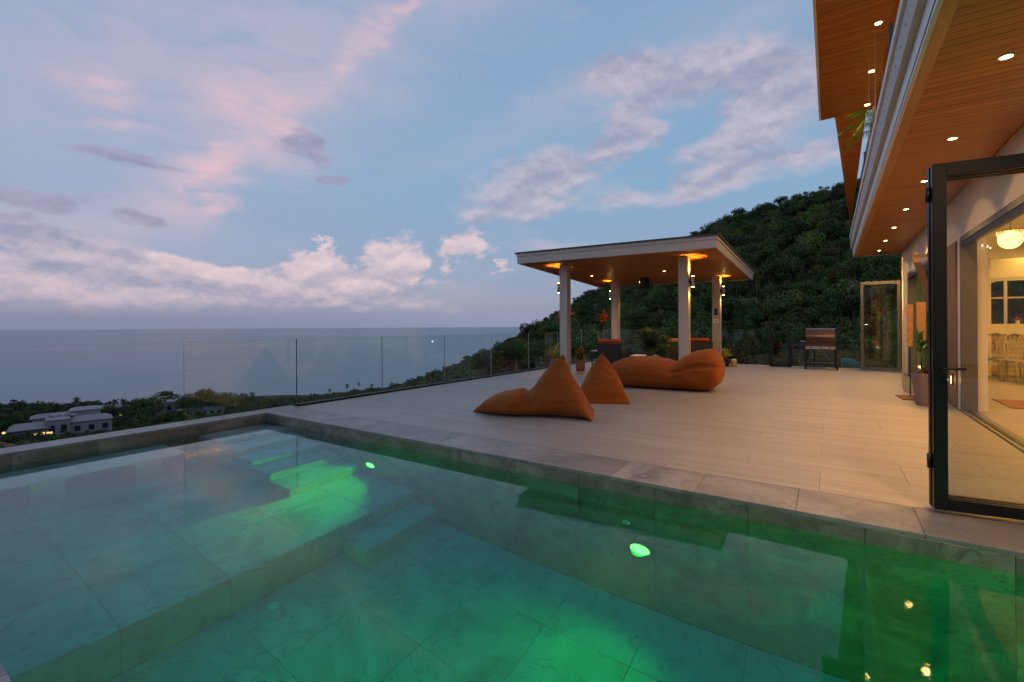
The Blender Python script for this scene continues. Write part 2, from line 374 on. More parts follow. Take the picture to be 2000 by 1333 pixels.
# ------------------------------------------------------------------ mesh helpers
class MB:
    def __init__(s): s.v = []; s.f = []
    def add(s, vs, fs):
        o = len(s.v); s.v += [tuple(v) for v in vs]; s.f += [tuple(i + o for i in f) for f in fs]; return s
    def box(s, x0, x1, y0, y1, z0, z1):
        return s.add([(x0, y0, z0), (x1, y0, z0), (x1, y1, z0), (x0, y1, z0), (x0, y0, z1), (x1, y0, z1), (x1, y1, z1), (x0, y1, z1)],
                     [(0, 3, 2, 1), (4, 5, 6, 7), (0, 1, 5, 4), (1, 2, 6, 5), (2, 3, 7, 6), (3, 0, 4, 7)])
    def prism(s, poly, z0, z1):             # poly ccw list of (x, y); z may be callables of (x, y)
        n = len(poly); a = z0 if callable(z0) else (lambda x, y: z0); b = z1 if callable(z1) else (lambda x, y: z1)
        return s.add([(x, y, a(x, y)) for x, y in poly] + [(x, y, b(x, y)) for x, y in poly],
                     [tuple(range(n - 1, -1, -1)), tuple(range(n, 2 * n))] + [(i, (i + 1) % n, n + (i + 1) % n, n + i) for i in range(n)])
    def tube(s, pts, rad, n=8, caps=True):
        rads = rad if isinstance(rad, (list, tuple)) else [rad] * len(pts)
        P = [Vector(p) for p in pts]; vs = []
        for i, p in enumerate(P):
            d = (P[min(i + 1, len(P) - 1)] - P[max(i - 1, 0)]).normalized()
            a = Vector((0, 0, 1)) if abs(d.z) < .9 else Vector((1, 0, 0))
            u = d.cross(a).normalized(); w = d.cross(u)
            for k in range(n):
                t = 2 * math.pi * k / n; vs.append(p + (u * math.cos(t) + w * math.sin(t)) * rads[i])
        fs = [(i * n + k, i * n + (k + 1) % n, (i + 1) * n + (k + 1) % n, (i + 1) * n + k) for i in range(len(P) - 1) for k in range(n)]
        if caps: fs += [tuple(range(n - 1, -1, -1)), tuple(range((len(P) - 1) * n, len(P) * n))]
        return s.add(vs, fs)
    def lathe(s, prof, n=24, c=(0, 0, 0)):
        vs = [(c[0] + r * math.cos(2 * math.pi * k / n), c[1] + r * math.sin(2 * math.pi * k / n), c[2] + z) for r, z in prof for k in range(n)]
        fs = [(i * n + k, i * n + (k + 1) % n, (i + 1) * n + (k + 1) % n, (i + 1) * n + k) for i in range(len(prof) - 1) for k in range(n)]
        fs += [tuple(range(n - 1, -1, -1)), tuple(range((len(prof) - 1) * n, len(prof) * n))]
        return s.add(vs, fs)
    def mesh(s, name, mat, smooth=False, bevel=0.0, seg=2):
        me = bpy.data.meshes.new(name); me.from_pydata(s.v, [], s.f); 
        if bevel:
            bm = bmesh.new(); bm.from_mesh(me)
            bmesh.ops.bevel(bm, geom=[e for e in bm.edges if e.calc_face_angle(0) > .5], offset=bevel, segments=seg, affect='EDGES', clamp_overlap=True)
            bm.to_mesh(me); bm.free()
        bm = bmesh.new(); bm.from_mesh(me); bmesh.ops.recalc_face_normals(bm, faces=bm.faces); bm.to_mesh(me); bm.free()
        if mat: me.materials.append(MATS[mat] if isinstance(mat, str) else mat)
        if smooth: me.shade_smooth()
        return me
    def obj(s, name, mat, parent=None, **k):
        return link(name, s.mesh(name, mat, **k), parent)
def link(name, data, parent=None, loc=None, rz=None):
    o = bpy.data.objects.new(name, data); COL.objects.link(o)
    if loc is not None: o.location = loc
    if rz is not None: o.rotation_euler = (0, 0, rz)
    if parent is not None: o.parent = parent
    return o
def box(x0, x1, y0, y1, z0, z1): return MB().box(x0, x1, y0, y1, z0, z1)
def tag(o, label=None, cat=None, group=None, kind=None):
    if label: o['label'] = label
    if cat: o['category'] = cat
    if group: o['group'] = group
    if kind: o['kind'] = kind
    return o
def thing(name, label, cat, loc=(0, 0, 0), rz=0, group=None, kind=None):
    o = link(name, None, None, loc, rz); o.empty_display_size = .2
    return tag(o, label, cat, group, kind)
def copy_tree(o, parent=None):
    c = o.copy(); COL.objects.link(c)
    if parent is not None: c.parent = parent
    for ch in list(o.children): copy_tree(ch, c)
    return c
def light(name, kind, loc, energy, color, parent=None, **k):
    d = bpy.data.lights.new(name, kind); d.energy = energy; d.color = color
    for a, b in k.items():
        if a not in ('aim',): setattr(d, a, b)
    o = bpy.data.objects.new(name, d); COL.objects.link(o)
    o.location = loc
    if 'aim' in k: o.rotation_euler = (Vector(k['aim'])).to_track_quat('-Z', 'Y').to_euler()
    if parent is not None: o.parent = parent
    return o

# ------------------------------------------------------------------ terrain, sea
SEA = -60.0
RIDGE = [(-2600, 800, 340), (0, 800, 340), (300, 792, 338), (600, 785, 335), (745, 768, 325), (830, 745, 315), (905, 716, 300), (960, 694, 290), (1000, 674, 280), (1040, 657, 270), (1085, 634, 260),
         (1120, 608, 250), (1200, 567, 240), (1300, 505, 230), (1360, 470, 225), (1440, 440, 220), (1530, 412, 215), (1620, 394, 210), (1700, 374, 205), (1800, 360, 200), (2600, 345, 195), (6000, 345, 195)]
RA = np.array([math.atan2(u - 1000, F) for u, v, r in RIDGE]); RR_ = np.array([float(r) for *_, r in RIDGE])
RZ = np.array([CAMH + r * (HZ - v) / math.hypot(F, u - 1000) for u, v, r in RIDGE])
def ground_z(a, r):                           # a: azimuth right of the view axis, r: distance from the viewpoint
    rr = float(np.interp(a, RA, RR_)); zr = float(np.interp(a, RA, RZ))
    k = min(1, max(0, (zr + 40) / 50))        # 0 coastal plain, 1 hillside
    z0 = -9 * (1 - k) - 3.2 * k; r0 = 22
    nn = mnoise.noise(Vector((math.cos(a) * r * .018, math.sin(a) * r * .018, 3))) 
    if r <= r0: return z0
    if r <= rr:
        t = (r - r0) / (rr - r0)
        if k < 1:
            zf = z0 + (zr - z0) * (1 - (1 - min(1, t * 1.15)) ** 2.2)
        else: zf = 0
        zh = -4 - 5 * (r - r0) / 73 if r < 95 else -9 + (zr + 9) * ((r - 95) / (rr - 95)) ** 1.05
        z = zf * (1 - k) + zh * k if k < 1 else zh
        return z + nn * 3.5 * t * (.3 + .7 * k)
    z = zr + nn * 3.5 * (.3 + .7 * k) - (r - rr) * (.05 + .35 * k) - ((r - rr) * .02) ** 2
    return max(z, SEA - 6)
def wpt(a, r): p = FW * math.cos(a) * r + RT * math.sin(a) * r; return p.x, p.y
def build_terrain():
    b = MB(); NA, rs = 260, [16, 19, 22, 25, 30, 36, 44, 54, 66, 80, 95, 110, 128, 146, 165, 184, 200, 212, 224, 236, 250, 265, 280, 295, 310, 325, 340, 360, 400, 460, 560, 700]
    As = np.linspace(R(-88), R(222), NA)  # sweep includes unseen slopes behind the viewpoint, added to darken glass reflections
    for r in rs:
        for a in As:
            x, y = wpt(a, r); b.v.append((x, y, ground_z(a, r)))
    for i in range(len(rs) - 1):
        for j in range(NA - 1):
            b.f.append((i * NA + j, i * NA + j + 1, (i + 1) * NA + j + 1, (i + 1) * NA + j))
    o = b.obj('terrain', 'ground', smooth=True); tag(o, 'dark wooded hillside and coastal plain below the terrace', 'hillside', kind='structure')
    # ground round and under the terrace
    g = MB().box(-40, 60, -40, 19, -14, -9.2); q = g.obj('ground', 'ground'); tag(q, 'sloping earth under the terrace', 'ground', kind='structure')
    s = MB(); n = 96; s.v = [(0, 0, SEA)] ; rad = [300, 800, 2000, 6000, 20000, 90000]
    for r in rad:
        for k in range(n): s.v.append((r * math.cos(2 * math.pi * k / n), r * math.sin(2 * math.pi * k / n), SEA))
    s.f = [(0, 1 + k, 1 + (k + 1) % n) for k in range(n)]
    for i in range(len(rad) - 1):
        for k in range(n):
            s.f.append((1 + i * n + k, 1 + (i + 1) * n + k, 1 + (i + 1) * n + (k + 1) % n, 1 + i * n + (k + 1) % n))
    o = s.obj('sea', 'sea_water'); tag(o, 'calm grey blue sea reaching the horizon', 'sea', kind='structure')
build_terrain()

# ------------------------------------------------------------------ pool
PX0, PX1, PY0, PY1 = -7.17, 3.6, 0.39, 3.83
SHX, SHZ, FLZ, WZ = -3.96, -1.45, -1.96, -0.13
pool = tag(link('swimming_pool', None), 'stone lined swimming pool lit green from its wall lamps', 'pool', kind='structure')
def tiles(parent, name, mat, uo, vo, u0, u1, v0, v1, us, vs, place, th=.014, gap=.003, bev=.0015):
    """lay tiles over the rectangle; us/vs are joint positions; place(u0,u1,v0,v1) -> (location, half sizes)"""
    cache = {}; us = sorted(us); vs = sorted(vs)
    U = [u0] + [u for u in us if u0 + .02 < u < u1 - .02] + [u1]; V = [v0] + [v for v in vs if v0 + .02 < v < v1 - .02] + [v1]
    for i in range(len(U) - 1):
        for j in range(len(V) - 1):
            loc, h = place(U[i], U[i + 1], V[j], V[j + 1]); h = tuple(round(max(q - (gap / 2 if q > th else 0), .002), 4) for q in h)
            if h not in cache: cache[h] = box(-h[0], h[0], -h[1], h[1], -h[2], h[2]).mesh(name, mat, bevel=bev, seg=1)
            loc = (loc[0], loc[1], loc[2])
            o = link(name, cache[h], parent, loc)
def floor_place(z, th=.014): return lambda a, b, c, d: (((a + b) / 2, (c + d) / 2, z - th / 2), ((b - a) / 2, (d - c) / 2, th / 2))
def wally(y, sgn, th=.014): return lambda a, b, c, d: (((a + b) / 2, y + sgn * th / 2, (c + d) / 2), ((b - a) / 2, th / 2, (d - c) / 2))
def wallx(x, sgn, th=.014): return lambda a, b, c, d: ((x + sgn * th / 2, (a + b) / 2, (c + d) / 2), (th / 2, (b - a) / 2, (d - c) / 2))
JX = [-1.2 + .69 * k for k in range(-10, 8)]; JY = [3.23 - .703 * k for k in range(0, 6)]
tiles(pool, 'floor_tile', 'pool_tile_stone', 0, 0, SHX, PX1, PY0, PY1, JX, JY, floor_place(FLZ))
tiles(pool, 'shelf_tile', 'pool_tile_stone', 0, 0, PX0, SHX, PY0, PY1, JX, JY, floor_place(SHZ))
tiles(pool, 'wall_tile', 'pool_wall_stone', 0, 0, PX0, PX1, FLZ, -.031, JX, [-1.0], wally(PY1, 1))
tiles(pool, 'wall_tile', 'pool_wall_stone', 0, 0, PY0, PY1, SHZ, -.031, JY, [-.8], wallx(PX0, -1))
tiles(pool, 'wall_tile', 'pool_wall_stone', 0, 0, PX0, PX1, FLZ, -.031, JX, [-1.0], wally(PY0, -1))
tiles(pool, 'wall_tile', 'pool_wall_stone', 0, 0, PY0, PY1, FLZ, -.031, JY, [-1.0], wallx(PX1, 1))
tiles(pool, 'shelf_riser_tile', 'pool_tile_stone', 0, 0, PY0, PY1, FLZ + .002, SHZ - .016, JY, [], wallx(SHX, -1))
# concrete shell behind the tiles
sh = MB(); g = .016
sh.box(PX0 - .25, PX1 + .25, PY0 - .25, PY1 + .25, FLZ - .25, FLZ - g)
sh.box(PX0 - .25, SHX - g, PY0 - .24, PY1 + .24, FLZ - g + .001, SHZ - g)
sh.box(PX0 - .36, PX0 - g, PY0 - .25, PY1 + .6, -3, -.032)
sh.box(PX1 + g, PX1 + .3, PY0 - .25, PY1 + .25, -3, -.032)
sh.box(PX0 - g + .002, PX1 + .2, PY1 + g, PY1 + .25, -3.01, -.033)
sh.box(PX0 - g + .002, PX1 + .2, PY0 - .25, PY0 - g, -3.01, -.033)
sh.obj('pool_shell', 'concrete', pool)
# entry stairs, bench, step block
for k in range(5):
    zt = SHZ + .23 * (k + 1); xn = -4.93 - .40 * k; z0 = SHZ + .23 * k if k else SHZ
    b = box(PX0 + .004, xn, 2.88 + .002 * k, PY1 - .004, z0 + .001, zt).obj('stair_tread', 'pool_tile_stone', pool, bevel=.006)
bn = box(PX0 + .003, -6.50, .93, 2.48, -.52, -.45).obj('bench_slab', 'pool_tile_stone', pool, bevel=.006)
for y in (1.16, 2.02):
    box(PX0 + .003, -6.62, y, y + .26, SHZ + .002, -.521).obj('bench_leg', 'pool_tile_stone', pool, bevel=.004)
box(SHX + .003, -3.60, 2.85, PY1 - .003, FLZ + .002, -1.69).obj('step_block', 'pool_tile_stone', pool, bevel=.006)
def grate(x, y, z, r, name='pool_drain', lab='', grp=None, m='white_paint', parent=None):
    t = thing(name, lab, 'drain', (x, y, z), 0, grp)
    MB().lathe([(r, 0), (r, .006), (r * .86, .010), (r * .84, .004)], 24).obj('rim', m, t)
    c = MB().lathe([(r * .45, .001), (r * .45, .006), (r * .3, .009)], 16)
    for k in range(8):
        a = k * math.pi / 4; c.box(-.004, .004, r * .5, r * .83, .002, .006)
        n = 8; c.v[-n:] = [(x_ * math.cos(a) - y_ * math.sin(a), x_ * math.sin(a) + y_ * math.cos(a), z_) for x_, y_, z_ in c.v[-n:]]
    c.obj('grille', m, t)
    MB().lathe([(r * .85, .0005), (r * .85, .001)], 16).obj('recess', 'black_metal', t)
    return t
grate(-3.80, 2.08, FLZ, .045, lab='round white drain in the deep pool floor beside the shelf step')
grate(-6.15, 2.2, SHZ, .045, lab='round white drain in the raised pool shelf near the bench')
# water body
wb = MB(); nx, ny = 2, 2
wb.box(PX0 - .008, PX1 + .008, PY0 - .008, PY1 + .008, FLZ - .012, WZ)
w = wb.obj('pool_water', 'pool_water_clear'); tag(w, 'still clear pool water glowing green', 'water', kind='structure')
# underwater lamps
def pool_light(x, y, z, sgn, lab, seen=True, E=18):
    t = thing('pool_light', lab, 'pool light', (x, y, z), 0, 'round lamps in the pool walls')
    h = MB(); n = 28; c = lambda r, yy: [(r * math.cos(2 * math.pi * k / n), yy, r * math.sin(2 * math.pi * k / n)) for k in range(n)]
    h.add(c(.10, 0) + c(.10, sgn * .02) + c(.085, sgn * .025) + c(.083, sgn * .012),
          [(i * n + k, i * n + (k + 1) % n, (i + 1) * n + (k + 1) % n, (i + 1) * n + k) for i in range(3) for k in range(n)]).obj('bezel', 'steel_brushed', t, smooth=True)
    l = MB(); l.add([(0, sgn * .022, 0)] + c(.04, sgn * .020) + c(.083, sgn * .013), [(0, 1 + k, 1 + (k + 1) % n) for k in range(n)] + [(1 + k, 1 + (k + 1) % n, 1 + n + (k + 1) % n, 1 + n + k) for k in range(n)])
    l.obj('lens', 'lamp_green', t, smooth=True)
    light('pool_lamp', 'SPOT', (x, y + sgn * .05, z), E, (.01, 1.0, .05), spot_size=R(132), spot_blend=.9, shadow_soft_size=.06, aim=(-.22 if sgn < 0 else .35, sgn, -.20 if sgn < 0 else .12))
pool_light(-4.73, PY1, -1.08, -1, 'smaller green lamp beside the underwater stairs', E=78)
pool_light(-1.32, PY1, -1.13, -1, 'large bright green lamp in the deep pool wall below the terrace edge', E=44)
pool_light(2.1, PY1, -1.1, -1, 'green lamp in the pool wall under the open folding door', E=110)
pool_light(-2.9, PY0, -1.1, 1, 'unseen green fill lamp added in the near pool wall opposite the stairs', E=60)  # this lamp and the next two are unseen, added to green the far wall
pool_light(0.6, PY0, -1.1, 1, 'unseen green fill lamp added in the near pool wall opposite the folding door', E=165)
pool_light(3.3, PY0, -1.1, 1, 'unseen green fill lamp added in the near pool wall at the villa end', E=175)
it = thing('pool_inlet', 'small round water inlet above the large green lamp', 'inlet', (-1.44, PY1, -.73))
o = MB().lathe([(.035, 0), (.035, .008), (.015, .010)], 20).obj('nozzle', 'white_paint', it); o.rotation_euler = (R(90), 0, 0)
o = MB().lathe([(.013, .0101), (.013, .0110)], 12).obj('opening', 'black_metal', it); o.rotation_euler = (R(90), 0, 0)

# ------------------------------------------------------------------ terrace
deck = tag(link('terrace_floor', None), 'pale stone terrace floor with fine horizontal grain', 'terrace', kind='structure')
DX0, DX1, DY0, DY1 = -7.28, 1.60, 4.36, 16.8
def stag(): pass
ys = [DY0 + .60 * k for k in range(0, 22)]; cachet = {}
for j in range(21):
    y0, y1 = DY0 + .60 * j, min(DY0 + .60 * (j + 1), DY1)
    if y1 - y0 < .05: continue
    x = DX0; first = 1.2 if j % 2 == 0 else .6
    while x < DX1 - .01:
        x1 = min(x + first, DX1); first = 1.2
        if DX1 - x1 < .1: x1 = DX1
        h = (round((x1 - x) / 2 - .0010, 4), round((y1 - y0) / 2 - .0010, 4))
        if h not in cachet: cachet[h] = box(-h[0], h[0], -h[1], h[1], -.02, 0).mesh('floor_tile', 'deck_stone', bevel=.0005, seg=1)
        link('floor_tile', cachet[h], deck, ((x + x1) / 2, (y0 + y1) / 2, 0)); x = x1
box(DX0, DX1 + .1, PY1 + .02, DY1, -.5, -.021).obj('floor_slab', 'deck_grout', deck)
# coping stones
cop = tag(link('pool_coping', None), 'mottled grey stone coping round the pool', 'coping', kind='structure')
tiles(cop, 'coping_stone', 'coping_stone', 0, 0, PX0, PX1 + .4, PY1 + .0, DY0 - .0015, [j + .3 for j in JX], [], floor_place(-.001, .03), th=.03)
tiles(cop, 'coping_stone', 'coping_stone', 0, 0, -7.53, PX0, -2.0, 4.42, [.42 + 1.38 * k for k in range(-2, 4)], [], floor_place(-.001, .03), th=.03)
tiles(cop, 'coping_stone', 'coping_stone', 0, 0, PX0, PX1 + .4, -.3, PY0, [j for j in JX], [], floor_place(-.001, .03), th=.03)
tiles(cop, 'coping_stone', 'coping_stone', 0, 0, PX1, PX1 + .4, PY0, PY1, JY, [], floor_place(-.001, .03), th=.03)
b = MB(); b.box(-7.5, 9, -6, -.302, -.4, -.004); b.obj('near_terrace', 'deck_stone', deck)
b = MB(); b.box(-7.52, -7.2, -6, 4.40, -6, -.033); b.box(-7.5, -7.29, 4.41, 17.0, -3, -.03); b.box(-7.5, 9, 16.82, 17.05, -3.2, -.025)
b.obj('retaining_wall', 'concrete', deck)
grate(-1.34, 3.99, 0, .045, 'deck_drain', 'small round floor drain in the coping above the large green lamp', None, 'steel_brushed')
grate(-2.27, 4.18, 0, .045, 'deck_drain', 'faint round floor drain in the coping further left toward the bean bags', None, 'steel_brushed')

# glass fences
def fence_run(label, axis, fixed, cuts, ztop, z0, posts=(), zbot=.0, cat='glass fence'):
    t = thing('glass_fence', label, cat, (0, 0, 0))
    for a, b_ in zip(cuts[:-1], cuts[1:]):
        a += .006; b_ -= .006
        B = box(fixed - .006, fixed + .006, a, b_, z0, ztop) if axis == 'y' else box(a, b_, fixed - .006, fixed + .006, z0, ztop)
        B.obj('glass_pane', 'fence_glass', t, bevel=.0015, seg=1)
        for c in (a + .01, b_ - .01):
            pass
    a, b_ = cuts[0], cuts[-1]
    return t
CUT = [2.79, 4.44, 6.24, 8.06, 9.86, 11.70, 13.50, 15.25, 16.74]
ft = fence_run('long frameless glass balustrade along the sea side of the terrace', 'y', -7.37, CUT, 1.12, -.02)
box(-7.42, -7.385, 4.45, 16.74, -.12, .03).obj('channel', 'black_metal', ft)
box(-7.355, -7.325, 4.45, 16.74, -.12, .025).obj('channel', 'black_metal', ft)
for c in CUT[1:-1]:
    box(-7.378, -7.362, c - .004, c + .004, -.02, 1.115).obj('joint_strip', 'frame_grey', ft)
FC = [-7.30, -5.6, -3.95, -2.25, -1.60]
ff = fence_run('glass balustrade along the far edge of the terrace behind the pavilion', 'x', 16.86, FC, 1.16, -.02)
for c in FC[1:]: box(c - .012, c + .012, 16.845, 16.875, -.02, 1.16).obj('post', 'black_metal', ff)
box(-7.30, -1.6, 16.83, 16.90, -.10, .03).obj('channel', 'white_paint', ff)
ff2 = fence_run('short glass balustrade behind the barbecue between gate and house', 'x', 16.86, [-1.0, .10, .72, 1.6], 1.16, -.02)
for c in (-.40, .10, .72): box(c - .012, c + .012, 16.842, 16.852, -.02, 1.16).obj('post', 'black_metal', ff2)
box(-1.0, 1.6, 16.83, 16.90, -.10, .03).obj('channel', 'white_paint', ff2)
gt = thing('gate', 'black metal framed gate in the far glass fence left of the barbecue', 'gate', (-1.3, 16.86, 0))
box(-.27, -.21, -.03, .03, 0, 1.07).obj('post', 'black_metal', gt); box(.22, .28, -.03, .03, 0, 1.07).obj('post', 'black_metal', gt)
box(-.21, .22, -.02, .02, 1.02, 1.06).obj('rail', 'black_metal', gt); box(-.21, .22, -.02, .02, .82, .84).obj('rail', 'black_metal', gt)
box(-.21, .22, -.02, .02, .02, .05).obj('rail', 'black_metal', gt); box(-.2, .21, -.005, .005, .06, .81).obj('glass_pane', 'fence_glass', gt)

# ------------------------------------------------------------------ pavilion
PO = 11.55
def soff(x, y): return 3.0 - (y - 10.75) * .0372
pv = thing('pavilion', 'open pavilion with flat white edged roof, timber ceiling and four pale square posts', 'pavilion')
RP = [(-7.02, 10.60), (-2.03, 10.92), (-2.08, 17.02), (-7.32, 16.72)]
def inset(P, d):
    cx = sum(p[0] for p in P) / 4; cy_ = sum(p[1] for p in P) / 4
    return [(x + (d if x < cx else -d), y + (d if y < cy_ else -d)) for x, y in P]
RI = inset(RP, .05)
FH = .26
b = MB()
for i in range(4):
    a, c = RP[i], RP[(i + 1) % 4]; ai, ci = RI[i], RI[(i + 1) % 4]
    m = MB(); m.prism([a, c, ci, ai], lambda x, y: soff(x, y) - .0, lambda x, y: soff(x, y) + FH); m.obj('fascia_board', 'beige_paint', pv)
    m = MB(); o2 = inset(RP, -.018); a2, c2 = o2[i], o2[(i + 1) % 4]
    m.prism([a2, c2, c, a], lambda x, y: soff(x, y) + FH - .07, lambda x, y: soff(x, y) + FH + .006); m.obj('fascia_trim', 'beige_paint', pv)
MB().prism(inset(RP, -.05), lambda x, y: soff(x, y) + FH + .007, lambda x, y: soff(x, y) + FH + .04).obj('roof_sheet', 'roofing', pv)
# ceiling boards across the pavilion
yb = 10.98; k = 0
while yb < 16.74:
    y1 = min(yb + .118, 16.75)
    xa, xb = -7.0 - (yb - 10.6) * .047, -2.085
    m = MB(); m.prism([(xa, yb), (xb, yb), (xb, y1 - .006), (xa, y1 - .006)], lambda x, y: soff(x, y) + .012, lambda x, y: soff(x, y) + .03)
    m.obj('ceiling_board', 'soffit_wood', pv); yb += .118; k += 1
MB().prism(RI, lambda x, y: soff(x, y) + .031, lambda x, y: soff(x, y) + .06).obj('ceiling_backing', 'black_metal', pv)
m = MB(); m.prism([(-6.99, 10.64), (-2.085, 10.955), (-2.085, 10.97), (-7.0, 10.97)], lambda x, y: soff(x, y) + .012, lambda x, y: soff(x, y) + .03); m.obj('ceiling_board', 'soffit_wood', pv)
COLS = [(-6.05, 11.52), (-2.95, 11.85), (-2.93, 15.68), (-6.05, 15.2)]
for x, y in COLS:
    box(x - .115, x + .115, y - .115, y + .115, .0, soff(x, y) + .010).obj('post', 'beige_paint', pv, bevel=.006)
def wall_lamp(x, y, sgn, lab):
    t = thing('wall_lamp', lab, 'wall lamp', (x, y, 2.37), 0, 'up and down lamps on the pavilion posts')
    X0 = sgn * .115
    box(min(X0, X0 + sgn * .05), max(X0, X0 + sgn * .05), -.03, .03, -.05, .05).obj('bracket', 'black_metal', t)
    c = sgn * (.115 + .085)
    MB().lathe([(.035, -.13), (.038, -.13), (.038, .13), (.035, .13)], 20, (c, 0, 0)).obj('shade', 'steel_brushed', t, smooth=True)
    for z in (-.132, .132):
        MB().lathe([(.030, z), (.030, z + .002)], 16, (c, 0, 0)).obj('lens', 'lamp_warm', t)
    light('post_lamp_up', 'SPOT', (x + c, y, 2.37 + .15), 95, (1, .46, .07), spot_size=R(95), spot_blend=.6, shadow_soft_size=.03, aim=(-.12 * sgn, 0, 1))
    light('post_lamp_down', 'SPOT', (x + c, y, 2.37 - .15), 40, (1, .46, .07), spot_size=R(80), spot_blend=.7, shadow_soft_size=.03, aim=(-.15 * sgn, 0, -1))
wall_lamp(*COLS[0], -1, 'up and down wall lamp on the near left pavilion post')
wall_lamp(*COLS[1], 1, 'up and down wall lamp on the near right pavilion post')
wall_lamp(*COLS[2], 1, 'up and down wall lamp on the far right pavilion post')
wall_lamp(*COLS[3], -1, 'up and down wall lamp on the far left pavilion post')
def downlight(x, y, z, lab, grp, E, cone=120, col_=(1, .50, .13), r=.045, parent=None, aim=(0, 0, -1), soft=.05):
    t = thing('downlight', lab, 'downlight', (x, y, z), 0, grp)
    MB().lathe([(r * 1.35, .002), (r * 1.35, -.006), (r, -.008), (r, .0)], 20).obj('trim_ring', 'white_paint', t, smooth=True)
    MB().lathe([(r * .98, -.0005), (r * .98, -.003)], 20).obj('lens', 'lamp_warm', t)
    light('downlight_beam', 'SPOT', (x, y, z - .03), E, col_, spot_size=R(cone), spot_blend=.75, shadow_soft_size=soft, aim=aim)
for (x, y), n in zip(((-6.25, 13.7), (-4.0, 13.8), (-5.45, 15.9)), ('left ceiling downlight inside the pavilion', 'right ceiling downlight inside the pavilion', 'rear ceiling downlight inside the pavilion above the armchair')):
    downlight(x, y, soff(x, y) + .010, n, 'pavilion ceiling downlights', 75, r=.04)
t = thing('ceiling_speaker', 'square black speaker box hanging from the pavilion ceiling', 'speaker', (-4.95, 14.9, soff(0, 14.9) - .17))
box(-.13, .13, -.1, .1, -.18, .17).obj('cabinet', 'black_metal', t, bevel=.012); box(-.11, .11, -.108, -.102, -.15, .14).obj('grille', 'dark_wicker', t)
sw = thing('switch_box', 'small black switch unit on the far right pavilion post', 'switch', (-2.93, 15.68 - .115, 1.72))
box(-.045, .045, -.03, 0, -.10, .10).obj('unit', 'black_metal', sw, bevel=.006); box(-.012, .012, -.034, -.0305, -.03, .03).obj('button', 'frame_grey', sw)
pc = thing('power_cover', 'pale socket cover under the black switch unit on the post', 'socket', (-2.93, 15.68 - .115, 1.44))
box(-.09, .09, -.02, 0, -.07, .07).obj('cover', 'white_paint', pc, bevel=.006); box(-.05, .05, -.024, -.0205, -.03, .02).obj('flap', 'grey_paint', pc)

# ------------------------------------------------------------------ bean bags
def loft(name, mat, secs, nth=56, nx=90, crease=(), seed=1, wr=.012):
    """secs: (x, yc, width, zb, h, taper, expo); cross-sections standing across local x"""
    secs = sorted(secs); xs = np.array([s[0] for s in secs]); A = np.array([s[1:] for s in secs])
    # smooth interpolation
    def at(x):
        i = max(0, min(len(xs) - 2, int(np.searchsorted(xs, x) - 1))); t = (x - xs[i]) / (xs[i + 1] - xs[i])
        p0, p1, p2, p3 = A[max(i - 1, 0)], A[i], A[i + 1], A[min(i + 2, len(xs) - 1)]
        v = .5 * ((2 * p1) + (-p0 + p2) * t + (2 * p0 - 5 * p1 + 4 * p2 - p3) * t * t + (-p0 + 3 * p1 - 3 * p2 + p3) * t ** 3)
        lo, hi = np.minimum(p1, p2), np.maximum(p1, p2)
        return np.clip(v, lo - .15 * (hi - lo), hi + .15 * (hi - lo))
    b = MB(); X_ = np.linspace(xs[0], xs[-1], nx)
    for x in X_:
        yc, w, zb, h, tp, ex = at(x); w = max(w, .004); h = max(h, .004)
        for k in range(nth):
            th = 2 * math.pi * k / nth; c, s = math.cos(th), math.sin(th)
            yy = math.copysign(abs(c) ** (2 / ex), c) * w / 2; zz = math.copysign(abs(s) ** (2 / ex), s)
            if zz < 0: zz = -abs(zz) ** .7
            f = .5 + .5 * zz
            yy *= 1 - tp * f
            px, py, pz = x, yc + yy, zb + h * f
            n = mnoise.noise(Vector((px * 3.1 + seed * 9, py * 4, pz * 4))) * wr * 1.4 + mnoise.noise(Vector((px * 9 + seed, py * 3, pz * 14))) * wr * .6
            for (x0, x1, th0, dth, dep) in crease:
                if x0 < x < x1:
                    dd = (th - th0 + math.pi) % (2 * math.pi) - math.pi
                    n -= dep * math.exp(-(dd / dth) ** 2) * math.sin(math.pi * (x - x0) / (x1 - x0)) ** .5
            r = math.hypot(yy, (f - .4) * h) + 1e-6
            py += n * yy / r * min(1, w * 3); pz += n * (f - .4) * h / r * min(1, h * 3)
            b.v.append((px, py, max(pz, .003)))
    for i in range(nx - 1):
        for k in range(nth): b.f.append((i * nth + k, i * nth + (k + 1) % nth, (i + 1) * nth + (k + 1) % nth, (i + 1) * nth + k))
    b.f += [tuple(range(nth)), tuple((nx - 1) * nth + k for k in range(nth))]
    me = b.mesh(name, mat, smooth=True); me['n'] = nth; return me
def side_seam(me, th, i0=2, i1=-1, step=2):
    n = me['n']; k = int(round(th / (2 * math.pi) * n)) % n; rows = len(me.vertices) // n; i1 = rows + i1 if i1 < 0 else i1
    return [tuple(me.vertices[i * n + k].co) for i in range(i0, i1, step)]
